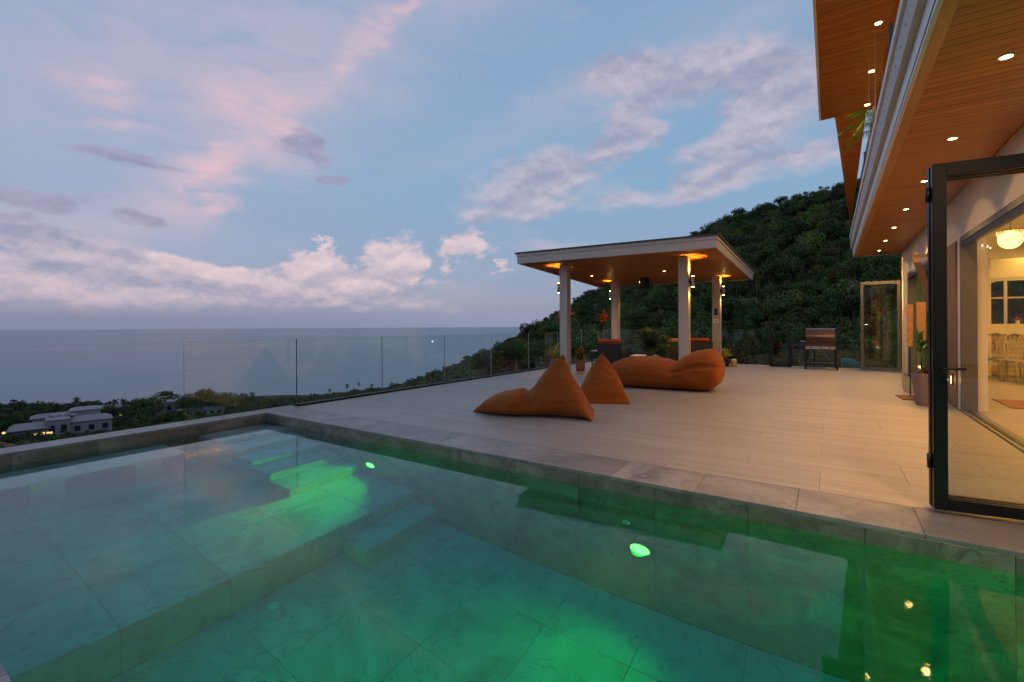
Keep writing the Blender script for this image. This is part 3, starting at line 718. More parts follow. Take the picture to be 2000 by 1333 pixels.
def bag(name, label, cat, me, seams, loc, rz, grp=None, sc=(1, 1, 1)):  # cover, seams and the loop at the peak
    t = thing(name, label, cat, loc, rz, grp); t.scale = sc
    link('cover', me, t)
    if seams and me.name.startswith('bean'):
        e = MB()
        for th in (math.pi * 1.06, -math.pi * .06): MB().tube(side_seam(me, th), .005, 6).obj('seam', 'bag_orange', t, smooth=True)
        e.add([(1.33, -.03, .84), (1.44, -.03, .84), (1.45, .03, .84), (1.33, .03, .84), (1.37, -.012, .905), (1.42, -.012, .915), (1.42, .012, .915), (1.37, .012, .905)], [(0, 3, 2, 1), (4, 5, 6, 7), (0, 1, 5, 4), (1, 2, 6, 5), (2, 3, 7, 6), (3, 0, 4, 7)])
        e.obj('peak_loop', 'bag_orange', t, bevel=.006)
    for s in seams: MB().tube(s, .006, 6).obj('seam', 'bag_orange', t, smooth=True)
    return t
# tetra bag, local x = 0 (front tip) .. 1.85 (back seam on the floor)
tetra = [(0.0, 0, .02, 0, .02, .0, 2.0), (.05, 0, .12, 0, .07, 0, 2.0), (.20, 0, .36, 0, .20, 0, 2.2), (.42, 0, .62, 0, .31, .05, 2.3), (.68, 0, .78, 0, .38, .1, 2.3), (.86, 0, .80, 0, .40, .15, 2.2),
         (.93, 0, .80, 0, .44, .25, 2.1), (1.05, 0, .86, 0, .56, .5, 2.1), (1.16, 0, .92, 0, .70, .60, 2.1), (1.26, 0, .94, 0, .80, .72, 2.1), (1.35, 0, .96, 0, .87, .80, 2.0), (1.42, 0, .96, 0, .86, .80, 2.0),
         (1.50, 0, .94, 0, .69, .66, 2.1), (1.62, 0, .93, 0, .48, .42, 2.1), (1.75, 0, .92, 0, .235, .22, 2.1), (1.85, 0, .90, 0, .015, .0, 2.2)]
tm = loft('bean_bag_cover', 'bag_orange', tetra, crease=[(.72, 1.06, 2 * math.pi - .6 - 3.9 + 1.35, .5, .05), (.80, 1.02, math.pi / 2, 1.2, .05), (.84, 1.0, math.pi * 1.0 + .9 - math.pi + 1.6, .4, .03)], seed=2)
bag('bean_bag', 'orange bean bag lounger nearest the pool, pointed front end toward the sea', 'bean bag', tm,
    [[(1.845, y * .1 - .42, .010) for y in range(0, 9)]], (-4.53, 5.60, 0), R(22), 'orange bean bags on the terrace', (.98, .98, .96))
tm2 = loft('bean_bag_cover', 'bag_orange', tetra, crease=[(.78, 1.06, math.pi / 2, 1.2, .06)], seed=5, wr=.016)
bag('bean_bag', 'orange bean bag with its back to the camera, between the other two', 'bean bag', tm2,
    [[(1.845, y * .1 - .42, .010) for y in range(0, 9)]], (-3.83, 8.84, 0), R(-66), 'orange bean bags on the terrace', (.9, 1.0, .92))
longs = [(0.0, 0, .30, .08, .20, 0, 2.2), (.05, 0, .62, .03, .38, 0, 2.3), (.18, 0, .88, 0, .52, 0, 2.4), (.45, 0, 1.0, 0, .62, 0, 2.4), (.75, 0, 1.04, 0, .655, 0, 2.4), (1.05, 0, 1.02, 0, .64, 0, 2.4), (1.32, 0, .98, 0, .60, 0, 2.4),
         (1.46, 0, .94, 0, .585, 0, 2.4), (1.58, 0, .96, 0, .63, .05, 2.3), (1.74, 0, 1.0, 0, .73, .1, 2.3), (1.90, 0, 1.02, 0, .80, .12, 2.3), (2.06, 0, 1.02, .01, .82, .12, 2.3), (2.20, 0, .98, .05, .78, .08, 2.2),
         (2.30, 0, .86, .13, .62, .0, 2.1), (2.36, 0, .60, .24, .40, 0, 2.0), (2.385, 0, .22, .36, .14, 0, 2.0)]
lm = loft('lounger_bag_cover', 'bag_orange', longs, nx=120, nth=72, crease=[(1.42, 2.36, math.pi + .45 + math.pi - .0 - .25, .08, .10), (1.38, 1.60, math.pi / 2, 1.4, .03), (1.42, 2.36, math.pi - .2, .08, .08)], seed=4)
bag('bean_bag', 'longest orange bean bag lounger with a raised head end, in front of the pavilion', 'bean bag', lm, [side_seam(lm, math.pi * 1.0, 3, -3)], (-4.12, 9.92, 0), R(1), 'orange bean bags on the terrace')

# ------------------------------------------------------------------ plants
def blade(L, Wd, bend, n=7, curl=.2):      # one arching leaf along +x
    vs = []; fs = []
    for i in range(n + 1):
        t = i / n; x = L * (t - .12 * bend * t * t); z = L * (.9 * math.sin(bend * .0) + t * (1 - t * bend)) * .55
        w = Wd * math.sin(math.pi * min(1, .08 + t * .92)) ** .8 / 2
        vs += [(x, -w, z + w * curl), (x, 0, z), (x, w, z + w * curl)]
    for i in range(n):
        for k in range(2): fs.append((i * 3 + k, i * 3 + k + 1, i * 3 + k + 4, i * 3 + k + 3))
    return vs, fs
def xf(vs, Mx): return [tuple(Mx @ Vector(v)) for v in vs]
def rosette(b, n, L, Wd, z0=0, rnd_=random, up=(.2, 1.1), bend=1.0, c=(0, 0)):
    for i in range(n):
        a = i * 2.4 + rnd_.uniform(-.2, .2); e = rnd_.uniform(*up); l = L * rnd_.uniform(.7, 1.1)
        vs, fs = blade(l, Wd, bend * rnd_.uniform(.8, 1.2))
        b.add(xf(vs, Matrix.Translation((c[0], c[1], z0)) @ Matrix.Rotation(a, 4, 'Z') @ Matrix.Rotation(-e, 4, 'Y')), fs)
    return b
def pot(parent, r, h, mat, sq=False, r2=None, soil=True, lip=.01):
    r2 = r2 or r * .8
    MB().lathe([(r2, 0), (r * .97, h * .8), (r, h), (r + lip, h), (r + lip, h + .015), (r - .015, h + .015), (r - .02, h - .02)], 8 if sq else 28).obj('pot', mat, parent, smooth=not sq)
    if soil: MB().lathe([(r - .02, h - .03), (r - .021, h - .02)], 16).obj('soil', 'mat_brown', parent)
t = thing('potted_plant', 'yellow green bromeliad in a terracotta pot left of the near left pavilion post', 'potted plant', (-6.85, 12.35, 0), 0)
MB().lathe([(.11, 0), (.17, .12), (.16, .22), (.12, .30), (.135, .34), (.12, .34), (.10, .30)], 24).obj('pot', 'terracotta', t, smooth=True)
rosette(MB(), 30, .55, .075, .32, up=(.1, 1.2), bend=.9).obj('foliage', 'leaf_yellow', t, smooth=True)
t = thing('potted_plant', 'red and green croton in a terracotta pot right of the near left pavilion post', 'potted plant', (-6.05, 12.45, 0), 0)
pot(t, .15, .28, 'terracotta')
b = MB(); rosette(b, 60, .30, .07, .30, up=(.0, 1.4), bend=.8); rosette(b, 30, .28, .07, .45, up=(.2, 1.4), bend=.7)
b.obj('foliage', 'leaf_croton', t, smooth=True)
rosette(MB(), 16, .3, .05, .42, up=(.4, 1.4), bend=.6).obj('young_leaves', 'leaf_yellow', t, smooth=True)
def cordyline(x, y, H_, lab):
    t = thing('cordyline', lab, 'potted plant', (x, y, 0))
    pot(t, .14, .26, 'dark_pot')
    b = MB(); b.tube([(0, 0, .2), (.02, 0, H_ * .5), (-.01, .01, H_)], [.014, .011, .008], 6); b.tube([(0, 0, .2), (-.06, .03, H_ * .45), (-.10, .03, H_ * .8)], [.012, .009, .007], 6)
    b.obj('stem', 'bark', t, smooth=True)
    b = MB(); rosette(b, 60, .46, .085, H_, up=(-.3, 1.4), bend=.7); b.obj('crown', 'leaf_red', t, smooth=True)
    b = MB(); rosette(b, 18, .26, .05, H_ * .8, c=(-.10, .03), up=(-.2, 1.3), bend=.7); rosette(b, 12, .20, .05, H_ * .45, up=(.2, 1.3)); b.obj('lower_leaves', 'leaf_olive', t, smooth=True)
cordyline(-6.72, 12.85, 1.50, 'tall red leaved cordyline left of the near left pavilion post')
cordyline(-6.62, 15.5, 1.45, 'tall red leaved cordyline against the far left pavilion post')
# cycad: every frond a part
t = thing('cycad', 'broad dark cycad with arching fronds in a white pot inside the pavilion', 'potted plant', (-4.25, 13.2, 0))
pot(t, .27, .42, 'white_pot')
MB().lathe([(.09, .40), (.12, .50), (.10, .60), (.04, .66)], 16).obj('trunk', 'bark', t, smooth=True)
fr = MB(); L = .78; n = 26
pts = [(L * q, 0, .42 * L * math.sin(q * 2.4)) for q in np.linspace(0, 1, 10)]
fr.tube(pts, [.008 - .0006 * i for i in range(10)], 4)
for i in range(n):
    q = .12 + .88 * i / n; x = L * q; z = .42 * L * math.sin(q * 2.4); l = .20 * math.sin(math.pi * min(1, q * .85 + .15)) + .03
    for s in (-1, 1): fr.add([(x - .008, 0, z), (x + .012, 0, z), (x + l * .55, s * l, z + .05)], [(0, 1, 2)])
fm = fr.mesh('frond', 'cycad_leaf')
for i in range(46):
    o = link('frond', fm, t, (0, 0, .58)); e = .95 - 1.15 * (i / 46); o.rotation_euler = (random.uniform(-.2, .2), -e + .25, i * 2.4); k = random.uniform(.8, 1.1); o.scale = (k, k, k)
t = thing('potted_plant', 'spiky yellow dracaena in a dark pot right of the far right pavilion post', 'potted plant', (-2.78, 16.2, 0))
pot(t, .13, .24, 'dark_pot'); rosette(MB(), 40, .42, .055, .25, up=(.1, 1.3), bend=.7).obj('foliage', 'leaf_yellow', t, smooth=True)
t = thing('candle_lantern', 'short glowing brass candle holder beside the yellow dracaena', 'candle holder', (-2.52, 16.1, 0))
MB().lathe([(.075, 0), (.09, .03), (.09, .22), (.075, .24), (.07, .24), (.08, .21)], 20).obj('holder', 'brass', t, smooth=True); MB().lathe([(.03, .2), (.03, .235)], 12).obj('candle', 'lamp_warm_soft', t)

# ------------------------------------------------------------------ pavilion furniture
t = thing('armchair', 'dark armchair seen from behind with an orange back cushion beside the cycad', 'armchair', (-5.62, 13.9, 0))
box(-.38, .38, -.38, -.26, .12, .76).obj('backrest', 'dark_wicker', t, bevel=.015)
box(-.38, .38, -.26, .42, .12, .32).obj('seat_base', 'dark_wicker', t, bevel=.015)
for s in (-1, 1): box(s * .33 - .05, s * .33 + .05, -.255, .42, .322, .58).obj('armrest', 'dark_wicker', t, bevel=.015)
box(-.27, .27, -.24, .40, .325, .44).obj('seat_cushion', 'orange_cushion', t, bevel=.03, seg=3)
box(-.37, .37, -.39, -.14, .765, .90).obj('back_cushion', 'orange_cushion', t, bevel=.04, seg=3)
for x in (-.33, .33):
    for y in (-.33, .36): box(x - .02, x + .02, y - .02, y + .02, 0, .12).obj('leg', 'black_metal', t)
t = thing('side_table', 'low dark side table left of the armchair', 'side table', (-6.15, 13.9, 0))
box(-.13, .17, -.25, .25, .50, .53).obj('tabletop', 'grey_paint', t, bevel=.005)
for x in (-.1, .14):
    for y in (-.2, .2): box(x - .015, x + .015, y - .015, y + .015, 0, .499).obj('leg', 'black_metal', t)
t = thing('sofa', 'dark wicker sofa with orange back cushions behind the near right pavilion post', 'sofa', (-3.55, 15.0, 0), R(12))
box(-.62, .62, -.12, .0, .10, .80).obj('backrest', 'dark_wicker', t, bevel=.015); box(-.62, .62, .0, .75, .10, .34).obj('seat_base', 'dark_wicker', t, bevel=.015)
for s in (-1, 1): box(s * .56 - .06, s * .56 + .06, .001, .75, .342, .58).obj('armrest', 'dark_wicker', t, bevel=.015)
box(-.49, .49, .01, .72, .345, .46).obj('seat_cushion', 'orange_cushion', t, bevel=.03, seg=3)
box(-.10, .56, -.11, .16, .805, .92).obj('back_cushion', 'orange_cushion', t, bevel=.05, seg=3)
for x in (-.55, .55):
    for y in (-.08, .68): box(x - .025, x + .025, y - .025, y + .025, 0, .10).obj('leg', 'black_metal', t)
m, tt, bb = pbsdf('striped_cushion'); wv_ = tt.nodes.new('ShaderNodeTexWave'); tt.links.new(objc(tt), wv_.inputs[0]); wv_.inputs['Scale'].default_value = 7; wv_.inputs['Distortion'].default_value = 3
tt.links.new(RAMP(tt, wv_.outputs['Fac'], [(0, (.35, .06, .02)), (.4, (.65, .35, .12)), (.6, (.75, .62, .45)), (1, (.25, .05, .03))]), bb.inputs['Base Color']); bb.inputs['Roughness'].default_value = .9; MATS['striped_cushion'] = m
t = thing('cushion', 'orange and cream patterned cushion on the sofa arm left of the near right post', 'cushion', (-4.02, 15.0, .75), R(8)); 
box(-.21, .21, -.06, .06, -.16, .17).obj('cushion_body', 'striped_cushion', t, bevel=.055, seg=3)
t = thing('coffee_table', 'low white topped coffee table behind the cycad pot', 'coffee table', (-4.75, 14.2, 0))
box(-.35, .35, -.3, .3, .36, .40).obj('tabletop', 'white_paint', t, bevel=.006)
for x in (-.3, .3):
    for y in (-.25, .25): box(x - .02, x + .02, y - .02, y + .02, 0, .36).obj('leg', 'black_metal', t)
t = thing('potted_plant', 'small orange leaved plant on the sofa back behind the near right post', 'potted plant', (-3.55, 15.25, .80))
MB().lathe([(.04, 0), (.05, .06), (.045, .06)], 14).obj('pot', 'white_pot', t, smooth=True); rosette(MB(), 24, .18, .04, .05, up=(.1, 1.4)).obj('foliage', 'leaf_red', t, smooth=True)

# ------------------------------------------------------------------ barbecue
t = thing('barbecue', 'black gas barbecue on a wheeled stand in front of the far glass fence', 'barbecue', (-.24, 16.42, 0))
prof = [(-.24, .80), (-.24, .92), (-.19, 1.06), (-.10, 1.17), (.05, 1.20), (.17, 1.14), (.24, .98), (.24, .80)]
b = MB(); n = len(prof); b.add([(-.36, y, z) for y, z in prof] + [(.36, y, z) for y, z in prof], [tuple(range(n)), tuple(range(2 * n - 1, n - 1, -1))] + [(i, (i + 1) % n, n + (i + 1) % n, n + i) for i in range(n)])
b.obj('lid', 'iron_enamel', t, bevel=.012)
h = MB().tube([(-.34, -.29, .98), (.34, -.29, .98)], .012, 10).obj('lid_handle', 'steel_brushed', t, smooth=True)
for x in (-.30, .30): MB().tube([(x, -.29, .98), (x, -.225, .98)], .008, 6).obj('handle_bracket', 'steel_brushed', t)
box(-.37, .37, -.25, .25, .66, .795).obj('firebox', 'iron_enamel', t, bevel=.01)
box(-.36, .36, -.275, -.255, .60, .68).obj('control_panel', 'steel_brushed', t, bevel=.004)
for x in (-.22, 0, .22): 
    q = MB().lathe([(.022, 0), (.02, .03)], 14).obj('knob', 'black_metal', t, smooth=True); q.location = (x, -.276, .64); q.rotation_euler = (R(90), 0, 0)
box(-.58, -.375, -.2, .2, .84, .86).obj('side_shelf', 'black_metal', t, bevel=.004) if False else None
box(-.50, -.375, -.03, .03, .80, .83).obj('side_handle', 'steel_brushed', t, bevel=.008)
for x in (-.37, .37):
    for y in (-.2, .2): box(x - .022, x + .022, y - .022, y + .022, .0 if x < 0 else .06, .66).obj('leg', 'black_metal', t)
box(-.35, .35, -.2, .2, .16, .19).obj('shelf', 'black_metal', t)
for x in np.linspace(-.33, .33, 9): box(x - .008, x + .008, -.215, -.205, .14, .24).obj('shelf_bar', 'black_metal', t)
for y in (-.2, .2):
    q = MB().lathe([(.07, -.018), (.075, -.01), (.075, .01), (.07, .018)], 20).obj('wheel', 'black_metal', t, smooth=True); q.location = (.40, y, .076); q.rotation_euler = (0, R(90), 0)
t = thing('storage_bag', 'rounded teal bag lying behind the far glass fence beside the barbecue', 'bag', (.50, 17.2, -.10))
b = loft('cover', 'teal_fabric', [(-.24, 0, .2, 0, .36, 0, 2.4), (-.2, 0, .3, 0, .40, 0, 2.6), (0, 0, .34, 0, .40, 0, 2.4), (.16, 0, .32, 0, .33, 0, 2.4), (.24, 0, .25, 0, .30, 0, 2.2)], nx=20, nth=24); link('cover', b, t)
b = MB(); b.box(-.35, .35, -.22, .4, -9, -.005); b.obj('plinth', 'concrete', t)

# ------------------------------------------------------------------ villa
vl = thing('villa', 'two storey villa with long timber lined eaves, white fascia and cream walls beside the terrace', 'villa')
WX = 1.63; EZ = 3.3; YE = 16.9; EX = .55
wall = MB()
OP = [(4.55, 9.62), (11.6, 15.4)]
wall.box(WX, WX + .14, 9.62, 11.6, .0, 3.6); wall.box(WX, WX + .14, 15.4, 16.6, .0, 3.6)
wall.box(WX, WX + .14, 4.2, 9.62, 2.62, 3.6); wall.box(WX, WX + .14, 11.6, 15.4, 2.55, 3.6)
wall.obj('front_wall', 'white_render', vl)
box(WX + .002, 3.29, 16.6, 16.74, -.3, 3.6).obj('side_wall', 'white_render', vl); box(3.17, 3.29, 16.742, 17.45, -.3, 3.6).obj('side_wall', 'white_render', vl)
box(WX + .001, 9, 4.05, 4.19, .0, 3.6).obj('side_wall', 'white_render', vl)
box(WX + .001, 9, PY1 + .56, 17.4, -.3, -.004).obj('room_floor', 'deck_stone', vl)
# soffit: one object per board
pm = box(-.5, .5, -.0485, .0485, -.012, 0).mesh('soffit_plank', 'soffit_wood', bevel=.002, seg=1)
y = 2.2; 
PXA, PXB = .665, WX - .03
pm = box(-(PXB - PXA) / 2, (PXB - PXA) / 2, -.0485, .0485, -.012, 0).mesh('soffit_plank', 'soffit_wood', bevel=.002, seg=1)
while y < YE - .05:
    link('soffit_plank', pm, vl, ((PXA + PXB) / 2, y + .05, EZ)); y += .102
box(EX, WX + .1, 2.15, YE, EZ + .004, EZ + .03).obj('soffit_backing', 'black_metal', vl)
box(EX + .032, PXA - .003, 2.2, YE - .03, EZ - .026, EZ).obj('soffit_trim', 'wood_trim', vl)
box(PXB + .003, WX - .002, 2.2, 16.6, EZ - .024, EZ).obj('soffit_trim', 'wood_trim', vl)
# fascia in two steps with a drip gutter
box(EX, EX + .03, 2.15, YE + .03, EZ - .03, EZ + .19).obj('fascia_board', 'white_paint', vl, bevel=.004)
box(EX - .05, EX + .01, 2.13, YE + .05, EZ + .192, EZ + .50).obj('gutter_face', 'beige_paint', vl, bevel=.004)
box(EX - .075, EX + .0, 2.10, YE + .07, EZ + .502, EZ + .60).obj('gutter_lip', 'white_paint', vl, bevel=.006)
hm = box(EX - .054, EX - .0505, -.006, .006, EZ + .33, EZ + .345).mesh('weep_hole', 'black_metal')
for k in range(40): link('weep_hole', hm, vl, (0, 2.6 + .36 * k, 0))
box(EX + .0, 9, YE + .0, YE + .03, EZ - .03, EZ + .55).obj('end_fascia', 'white_paint', vl)
box(EX + .0, 9, 2.12, YE, EZ + .25, EZ + .30).obj('lower_roof', 'roofing', vl)
# upper storey: soffit of the overhanging roof, wedge-shaped wing beyond
UZ = 6.0
box(-.15, 3.2, 5.0, 12.80, UZ, UZ + .02).obj('upper_soffit', 'soffit_wood', vl)
yy = 5.0; um = box(-.14, 3.2, 0, .115, UZ - .012, UZ - .001).mesh('upper_soffit_plank', 'soffit_wood')
while yy < 12.7: link('upper_soffit_plank', um, vl, (0, yy, 0)); yy += .12
box(-.19, -.152, 5.0, 12.84, UZ - .03, UZ + .35).obj('upper_fascia', 'white_paint', vl); box(-.15, 3.2, 12.802, 12.84, UZ - .03, UZ + .35).obj('upper_fascia', 'wood_trim', vl)
box(-.15, 3.2, 5.0, 12.8, UZ + .03, UZ + .34).obj('upper_roof', 'roofing', vl)
# wing: underside falls away toward its pointed end
P1, P2, P3 = (.10, 12.86, 6.06), (.68, 12.86, 6.04), (.575, 19.4, 4.55)
wg = MB(); wg.add([P1, P2, P3, (P1[0], P1[1], 6.4), (P2[0], P2[1], 6.4), (P3[0], P3[1], 4.9)], [(0, 2, 1), (3, 4, 5), (0, 1, 4, 3), (1, 2, 5, 4), (2, 0, 3, 5)])
wg.obj('wing_soffit', 'soffit_wood', vl)
wt = MB(); wt.add([P1, (P1[0] + .07, P1[1], 6.055), P3, (P1[0], P1[1], 6.04), (P1[0] + .07, P1[1], 6.035), (P3[0], P3[1], 4.53)], [(0, 1, 4, 3), (1, 2, 5, 4), (2, 0, 3, 5), (3, 4, 5), (0, 2, 1)])
wt.obj('wing_trim', 'wood_trim', vl)
box(3.0, 3.15, 4.6, 17, EZ + .3, UZ).obj('upper_wall', 'white_render', vl)
mat_emit('soffit_fill_glow', (1.0, .50, .16), 1.7)
for k in range(5): box(2.985, 2.998, 5.2 + 2.3 * k, 7.3 + 2.3 * k, EZ + .5, EZ + 2.4).obj('soffit_glow_panel', 'soffit_fill_glow', vl)  # hidden glowing panels added to warm the upper soffit
# balcony glass with thin posts
for a, c in ((5.0, 7.3), (7.32, 9.9), (9.92, 12.4), (12.42, 14.9)):
    box(.62, .632, a, c, EZ + .56, EZ + 1.62).obj('balcony_glass', 'fence_glass', vl)
for c in (7.31, 9.91, 12.41): box(.60, .65, c - .012, c + .012, EZ + .5, EZ + 1.66).obj('balcony_post', 'frame_grey', vl)
for y in (9.0, 10.35): MB().tube([(.58, y, EZ + .5), (.58, y, UZ)], .003, 6).obj('cable', 'steel_brushed', vl)

box(-1.5, 14, -11.3, -11, 0, 6.4).obj('unseen_reflection_wall', 'beige_stone', vl); box(-2.1, 14.6, -12, -10.3, 6.402, 6.7).obj('unseen_reflection_roof', 'roofing', vl)  # unseen wall and roof added behind the viewpoint to shape glass reflections
for k, (ly, nm) in enumerate(zip((4.95, 6.8, 8.6, 10.5, 12.35, 14.15, 15.95), ('nearest', 'second', 'third', 'fourth', 'fifth', 'sixth', 'farthest'))):
    downlight(1.09, ly, EZ - .012, f'{nm} downlight in the lower timber eave, counted from the camera', 'downlights in the lower eave', 225, 125, (1, .54, .17), r=.036)
downlight(1.09, 3.1, EZ - .012, 'downlight in the lower eave above the pool end of the villa', 'downlights in the lower eave', 225, 125, (1, .54, .17), r=.036)
for (x, y), nm in zip(((.64, 9.24), (.65, 10.92), (.67, 12.53)), ('nearest', 'middle', 'farthest')):
    downlight(x, y, UZ - .012, f'{nm} downlight in the upper timber overhang', 'downlights in the upper overhang', 160, 140, (1, .50, .13), r=.045)
light('upper_glow', 'SPOT', (1.6, 8.0, 4.2), 30, (1, .5, .15), spot_size=R(150), spot_blend=.8, shadow_soft_size=.2, aim=(-.2, .2, 1)) if False else None

# opening frame, track, sliding door leaves
for a, c in OP:
    box(WX - .02, WX + .16, a, c, 2.52, 2.60).obj('door_head', 'frame_grey', vl, bevel=.004)
    box(WX - .01, WX + .02, a, c, 2.45, 2.518).obj('door_head', 'black_metal', vl)
    box(WX - .02, WX + .16, c - .07, c, .003, 2.519).obj('door_jamb', 'frame_grey', vl, bevel=.004)
    for k, (xa, xb) in enumerate(((WX - .02, WX + .03), (WX + .04, WX + .08), (WX + .09, WX + .16))):
        box(xa, xb, a, c - .072, .002, .010 + .004 * (k % 2)).obj('floor_track', 'frame_grey' if k != 1 else 'black_metal', vl)
box(WX - .012, WX - .001, 9.623, 9.80, 0, 2.62).obj('jamb_trim', 'white_paint', vl)
box(WX - .03, WX - .004, 9.86, 10.55, .02, 2.58).obj('wood_panel', 'brown_wood', vl, bevel=.004)
box(WX + .15, 1.915, 9.64, 9.95, 0, 3.1).obj('inner_pier', 'white_render', vl)
box(WX + .04, WX + .13, 9.50, 9.546, 1.05, 1.42).obj('door_handle', 'steel_brushed', vl) if False else None
# the dining room
box(WX + .145, 9, 4.2, 17.3, 3.12, 3.2).obj('room_ceiling', 'white_render', vl)
box(WX + .141, 9, 17.32, 17.4, 0, .98).obj('room_end_wall', 'white_render', vl); box(WX + .141, 9, 17.32, 17.4, 2.50, 3.12).obj('room_end_wall', 'white_render', vl)
box(WX + .141, 3.37, 17.321, 17.401, .98, 2.5).obj('room_end_wall', 'white_render', vl)
box(8.9, 9, 4.2, 17.3, 0, 3.12).obj('room_side_wall', 'white_render', vl)
box(WX + .145, 9, 15.6, 15.9, 2.86, 3.119).obj('ceiling_beam', 'white_render', vl)
box(WX + .15, 2.9, 10.2, 10.3, 0, 3.11).obj('inner_partition', 'white_render', vl) if False else None
box(WX + .15, 3.28, 16.2, 16.30, 0, 3.11).obj('inner_partition', 'white_render', vl)
# green lit room behind the far opening
box(1.775, 2.06, 11.0, 11.1, 0, 3.11).obj('green_room_wall', 'white_render', vl); box(2.06, 2.14, 11.0, 16.19, 0, 3.11).obj('green_room_wall', 'green_wall', vl)
light('green_room_lamp', 'AREA', (1.92, 13.4, 3.05), 9, (.75, 1.0, .30), size=.25, aim=(0, 0, -1))
wf = MB()
wf.box(3.37, 9, 17.33, 17.39, 2.42, 2.499); wf.box(3.37, 9, 17.33, 17.39, 1.0, 1.04)
wf.obj('window_frame', 'grey_paint', vl)
for x in (3.375, 3.75, 4.35, 4.95, 5.55, 6.4): box(x, x + .06, 17.335, 17.385, 1.041, 2.419).obj('window_mullion', 'grey_paint', vl)
box(3.44, 8.9, 17.34, 17.38, 1.96, 2.0).obj('window_rail', 'grey_paint', vl); box(3.4, 8.9, 17.355, 17.362, 1.02, 2.45).obj('window_pane', 'window_glass', vl)
# bar with stone cladding
br = thing('bar_counter', 'stone clad bar counter with a pale thick top at the end of the dining room', 'bar', (0, 0, 0))
box(3.30, 6.6, 16.55, 17.1, 0, 1.04).obj('core', 'concrete', br); box(3.28, 6.7, 16.40, 17.2, 1.05, 1.30).obj('top', 'white_paint', br, bevel=.01)
mat_plain('clad_stone', (.42, .36, .28), .8, 0, 9, .3, .4, .5, .35)
sc_ = {}
for j in range(9):
    x = 3.30 + random.uniform(-.1, 0)
    while x < 5.4:
        wd = random.choice([.14, .2, .26, .32]); d = random.choice([.02, .03, .045])
        if (wd, d) not in sc_: sc_[(wd, d)] = box(-wd / 2 + .004, wd / 2 - .004, -d, 0, -.052, .052).mesh('stone', 'clad_stone', bevel=.008)
        link('stone', sc_[(wd, d)], br, (x + wd / 2, 16.549, .062 + .113 * j)); x += wd
def chandelier(x, y, z, r, lab, E):
    t = thing('chandelier', lab, 'chandelier', (x, y, z))
    MB().tube([(0, 0, .0), (0, 0, 3.11 - z)], .008, 6).obj('rod', 'brass', t)
    MB().lathe([(r * 1.0, -.01), (r * 1.03, .0), (r * 1.0, .012), (r * .97, 0)], 28).obj('ring', 'brass', t, smooth=True)
    cm = MB().lathe([(.002, -.012), (.0070, 0), (.002, .012)], 6).mesh('crystal', 'crystal_glow')
    for k in range(20):
        a = 2 * math.pi * k / 20
        for j in range(9):
            q = j / 8; rr = r * (1 - .52 * q ** 2.2); o = link('crystal', cm, t, (rr * math.cos(a), rr * math.sin(a), -.016 - q * r * .95)); 
            if (j + k) % 3 == 0: o.scale = (.7, .7, .9)
    MB().lathe([(r * .45, -r * .97), (r * .48, -r * .95), (r * .45, -r * .93)], 20).obj('ring', 'brass', t, smooth=True)
    MB().lathe([(.02, -.08), (.035, -.05), (.02, -.01)], 10).obj('bulb', 'lamp_warm', t, smooth=True)
    light('chandelier_lamp', 'POINT', (x, y, z - .15), E, (1, .58, .14), shadow_soft_size=.15)
chandelier(2.50, 11.2, 2.86, .165, 'crystal basket chandelier glowing near the villa doorway', 75)
chandelier(3.92, 15.4, 2.80, .15, 'smaller crystal chandelier glowing above the bar', 60)
light('room_lamp', 'AREA', (4.2, 8.0, 3.05), 210, (1, .48, .11), size=1.5, aim=(0, 0, -1))
light('room_lamp', 'AREA', (4.4, 13.2, 3.05), 200, (1, .48, .11), size=1.5, aim=(0, 0, -1))
light('bar_lamp', 'AREA', (4.2, 16.95, 3.05), 18, (1, .58, .12), size=.6, aim=(0, .2, -1))
def chair(x, y, rz, lab):
    t = thing('dining_chair', lab, 'chair', (x, y, 0), rz, 'grey chairs before the bar')
    box(-.22, .22, -.21, .21, .44, .48).obj('seat', 'grey_chair', t, bevel=.012)
    for s in (-1, 1):
        MB().tube([(s * .18, -.19, .45), (s * .21, -.27, .0)], [.022, .014], 8).obj('leg', 'grey_chair', t)
        MB().tube([(s * .18, .18, .45), (s * .20, .22, .0)], [.022, .014], 8).obj('leg', 'grey_chair', t)
        MB().tube([(s * .18, -.20, .46), (s * .20, -.24, .8), (s * .14, -.28, 1.04)], .018, 8).obj('back_post', 'grey_chair', t)
    MB().tube([(-.14, -.28, 1.04), (0, -.29, 1.09), (.14, -.28, 1.04)], .022, 8).obj('back_rail', 'grey_chair', t)
    for s in (-1, 1): MB().tube([(s * .12, -.21, .48), (-s * .02, -.24, .76), (s * .10, -.275, 1.03)], .011, 6).obj('back_splat', 'grey_chair', t)
    MB().tube([(0, -.21, .48), (0, -.285, 1.05)], .011, 6).obj('back_splat', 'grey_chair', t)
for x, y, rz, n in ((3.34, 15.5, .3, 'grey dining chair with curved back nearest the inner pier'), (3.50, 14.9, .2, 'grey dining chair with curved back second from the inner pier'),
                    (3.68, 14.35, .2, 'grey dining chair with curved back third from the inner pier, cut by the picture edge')): chair(x, y, rz + R(180), n)
t = thing('flower_vase', 'small flower arrangement standing on the bar top', 'flowers', (3.86, 16.75, 1.30))
MB().lathe([(.03, 0), (.045, .05), (.03, .09)], 14).obj('vase', 'white_pot', t, smooth=True); rosette(MB(), 30, .12, .05, .08, up=(0, 1.5)).obj('blooms', 'leaf_red', t, smooth=True)
t = thing('rug', 'brown rug on the dining room floor inside the doorway', 'rug', (0, 0, 0)); box(2.3, 4.4, 10.3, 11.35, -.003, .009).obj('pile', 'rug_brown', t, bevel=.003)
